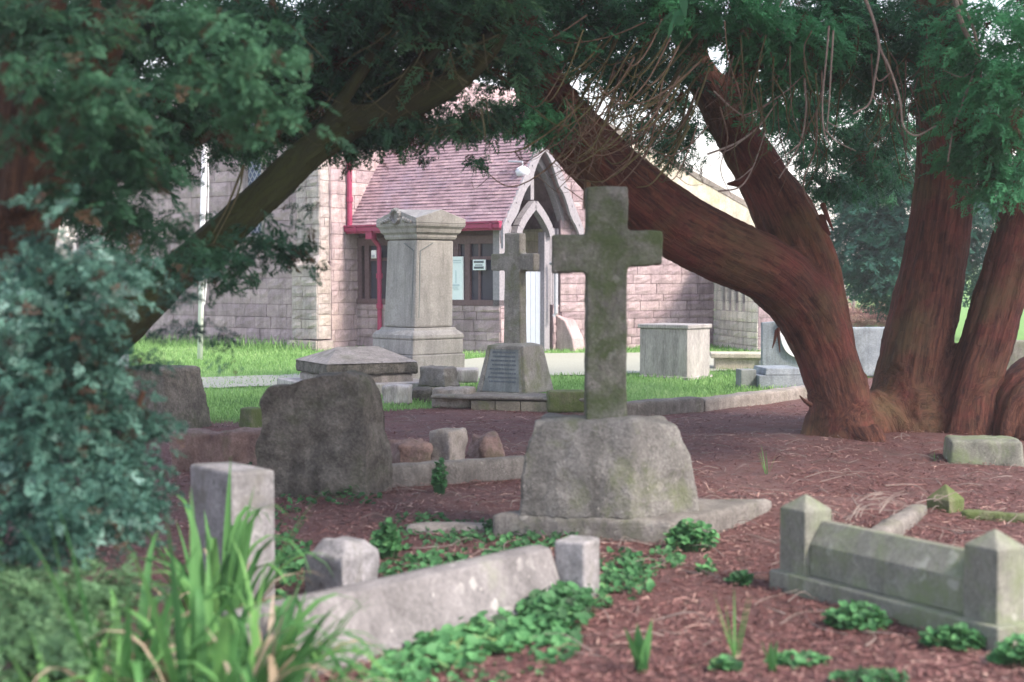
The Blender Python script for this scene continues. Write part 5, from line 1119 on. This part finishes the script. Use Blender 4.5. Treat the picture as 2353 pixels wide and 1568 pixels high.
# strap-leaved plants
def strap(mb, base, d, L, w, droop, tint, seg=9):
    d = d.normalized(); P = [base]; dirv = Vector((d.x, d.y, d.z)); s = dirv.cross(Vector((0,0,1)))
    s = s.normalized() if s.length > .05 else Vector((1, 0, 0)); V = []
    p = base.copy(); st_ = L/seg
    for i in range(seg+1):
        f = i/seg; ww = w*(1-f**2.2)*(.75+.5*f*(1-f)*2)+.0006; nrm = s.cross(dirv).normalized()
        V += [p-s*ww/2, p-nrm*ww*.18, p+s*ww/2]; p = p+dirv*st_; dirv = (dirv+Vector((0,0,-droop*(f**1.3)*st_*3.0))).normalized()
    mb.add(V, [(i*3+k, i*3+k+1, i*3+k+4, i*3+k+3) for i in range(seg) for k in (0, 1)], tint)
def strapclump(c, n, L, w, label, rad=.12, wt=.12, spread=.75, parent=None):
    n = int(n*.66); w *= 1.4; L *= 1.2; spread *= 1.25; wt *= 2.1
    o = thing('strap_leaved_plant', c, label, 'plant', 'strap-leaved clumps at lower left'); mb, dd_ = MB(), MB()
    for i in range(n):
        a = random.uniform(0, 6.28); q = rad*math.sqrt(random.random()); b = c+Vector((q*math.cos(a), q*math.sin(a), -.02)); sp_ = random.uniform(.1, spread)
        d = Vector((math.cos(a)*sp_, math.sin(a)*sp_, 1)); dead = random.random() < wt
        strap(dd_ if dead else mb, b, d+Vector((0,0,-.3 if dead else 0)), L*random.uniform(.55, 1.1)*(.8 if dead else 1), w*random.uniform(.7, 1.2), random.choice((.8, 2.2, 3.4, 4.6, 6.0))+(2.0 if dead else 0), random.uniform(.88, 1) if dead else min(.82, max(.05, random.gauss(.56, .18))))
    mb.build('leaves', MAT['strap_leaf'], o, smooth=True)
    if dd_.v: dd_.build('dead_leaves', MAT['strap_leaf'], o, smooth=True, label='withered pale straw-coloured leaves')
    return o
def sc_at(px_, Y): x = (px_-CX)/F*Y; return Vector((x, Y, gz(x, Y)))
strapclump(gp(500, 1470), 80, .66, .034, 'tall strap-leaved clump just in front of the pale upright block', .10, .10, .45)
strapclump(sc_at(610, 5.3), 64, .62, .036, 'strap-leaved clump arching over the near end of the long kerb', .10, .10, .8)
strapclump(sc_at(470, 4.9), 120, .66, .040, 'wide strap-leaved clump at the bottom edge left of centre', .18, .18, .8)
strapclump(sc_at(280, 5.1), 90, .66, .036, 'strap-leaved clump under the blue-green shrub', .15, .22, .9)
strapclump(sc_at(640, 4.6), 60, .52, .036, 'low strap-leaved clump beside the kerb at the bottom edge', .12, .18, .9)
strapclump(sc_at(150, 4.7), 60, .52, .038, 'blurred strap-leaved clump in the bottom left corner', .18, .25, 1.0)
def sprout(p, n, L, label, spread=.35, w=.010):
    o = thing('sprout', p, label, 'plant', 'young shoots coming up through the litter'); mb = MB()
    for i in range(n): a = random.uniform(0, 6.28); strap(mb, p+Vector((random.uniform(-.012,.012), random.uniform(-.012,.012), -.01)), Vector((math.cos(a)*spread, math.sin(a)*spread*.6, 1)), L*random.uniform(.8, 1.1), w, random.uniform(.1, .5), random.uniform(.7, .84))
    mb.build('leaves', MAT['strap_leaf'], o, smooth=True)
sprout(gp(1690, 1515), 6, .30, 'slender upright shoot with parted leaves on the near litter', .38, .013)
sprout(gp(1762, 1090), 6, .24, 'thin shoot on the litter before the bent yew stem', .4, .008)
sprout(gp(2150, 1060), 5, .10, 'tiny shoot on the litter before the middle yew stem', .6, .007)
leafy('leafy_weed', gp(1665, 1545), .06, .05, .07, 26, .03, 'small green leaves at the left foot of the slender shoot', 'weed', tint=.55, group='small leafy weeds on the litter')
# two broad upright leaves in the near litter
for (x, y, L, lab) in ((1475, 1545, .30, 'broad folded green leaf leaning over on the near litter'), (1775, 1545, .16, 'short broad blue-green leaf on the near litter')):
    p = gp(x, y); o = thing('broad_leaf_shoot', p, lab, 'plant'); mb = MB()
    for k in range(3): strap(mb, p, Vector((-.35+.25*k, random.uniform(-.2,.1), 1)), L*random.uniform(.7, 1.05), .075*L/.3, 1.6, random.uniform(.35, .6), 10)
    mb.build('leaves', MAT['strap_leaf'], o, smooth=True)
# soft conifer seedling foliage in the bottom left corner
o = thing('feathery_shrub', gp(110, 1480), 'pale green feathery low shrub in the bottom left corner', 'shrub')
instance('foliage', 'fern_leaf', o, 'frond', *blob([(80,1400,100,50,5.3,.25,160,.12,.80,.1),(210,1370,80,40,5.4,.25,120,.12,.80,.1),(60,1500,100,60,5.0,.25,180,.15,.70,.1),(150,1460,60,40,5.1,.2,60,.12,.7,.1),(20,1330,50,50,5.5,.2,90,.14,.6,.1)], 8))
m_ = MB(); m_.tube(spline([gp(110,1560), at(110,1500,5.3), at(130,1400,5.3)], 6), lerpl([.012,.004], 6), 6); m_.build('stem', MAT['brown_bark'], o)
# ------------------------------------------------------------------ light, sky, camera
hz = MB(); hz.box8([(-140,-20,-1.5),(190,-20,-1.5),(190,230,-1.5),(-140,230,-1.5),(-140,-20,40),(190,-20,40),(190,230,40),(-140,230,40)])
m = NT('haze_air'); m.t.nodes.remove(m.b); pvn = m.n('ShaderNodeVolumePrincipled'); pvn.inputs['Color'].default_value = (.93,.93,.97,1); pvn.inputs['Density'].default_value = .0018; pvn.inputs['Anisotropy'].default_value = .3
m.l(pvn.outputs[0], m.out.inputs['Volume']); tag(hz.build('haze', m.m, None), kind='stuff')
SUN_EL, SUN_AZ = R(44), R(124)          # azimuth from +Y towards +X: behind the camera, to the right
sd = Vector((math.sin(SUN_AZ)*math.cos(SUN_EL), math.cos(SUN_AZ)*math.cos(SUN_EL), math.sin(SUN_EL)))
L = bpy.data.lights.new('sun', 'SUN'); L.energy = 2.5; L.angle = R(11); L.color = (1, .87, .72)
lo = bpy.data.objects.new('sun', L); col.objects.link(lo); lo.rotation_euler = sd.to_track_quat('Z', 'Y').to_euler(); lo.location = (5, -5, 20)
w = bpy.data.worlds.new('World'); sc.world = w; w.use_nodes = True; t = w.node_tree; t.nodes.clear()
sk = t.nodes.new('ShaderNodeTexSky'); sk.sky_type = 'NISHITA'; sk.sun_disc = False; sk.sun_elevation = SUN_EL; sk.sun_rotation = SUN_AZ; sk.air_density = 1.6; sk.dust_density = 1.5; sk.ozone_density = 1
hs_ = t.nodes.new('ShaderNodeHueSaturation'); hs_.inputs['Saturation'].default_value = .62
bgn = t.nodes.new('ShaderNodeBackground'); bgn.inputs['Strength'].default_value = .15; ou = t.nodes.new('ShaderNodeOutputWorld')
t.links.new(sk.outputs[0], hs_.inputs['Color']); ct = t.nodes.new('ShaderNodeMix'); ct.data_type = 'RGBA'; ct.blend_type = 'MULTIPLY'; ct.inputs[0].default_value = 1; ct.inputs[7].default_value = (1, .955, 1.05, 1); t.links.new(hs_.outputs[0], ct.inputs[6]); t.links.new(ct.outputs[2], bgn.inputs[0]); t.links.new(bgn.outputs[0], ou.inputs[0])
cam = bpy.data.cameras.new('camera'); co_ = bpy.data.objects.new('camera', cam); col.objects.link(co_)
co_.location = CAM; co_.rotation_euler = (R(90)-PITCH, 0, 0); cam.sensor_width = 36; cam.lens = 36*F/2353; cam.clip_end = 2000; cam.clip_start = .05
cam.dof.use_dof = True; cam.dof.focus_distance = 17.0; cam.dof.aperture_fstop = 1.8
sc.camera = co_
vs = sc.view_settings; sc.display_settings.display_device = 'sRGB'; vs.view_transform = 'Standard'; vs.look = 'None'; vs.exposure = 1.6; vs.gamma = 1; vs.use_curve_mapping = False
sc.cycles.max_bounces = 8; sc.cycles.diffuse_bounces = 4; sc.cycles.transparent_max_bounces = 8; sc.cycles.use_denoising = True
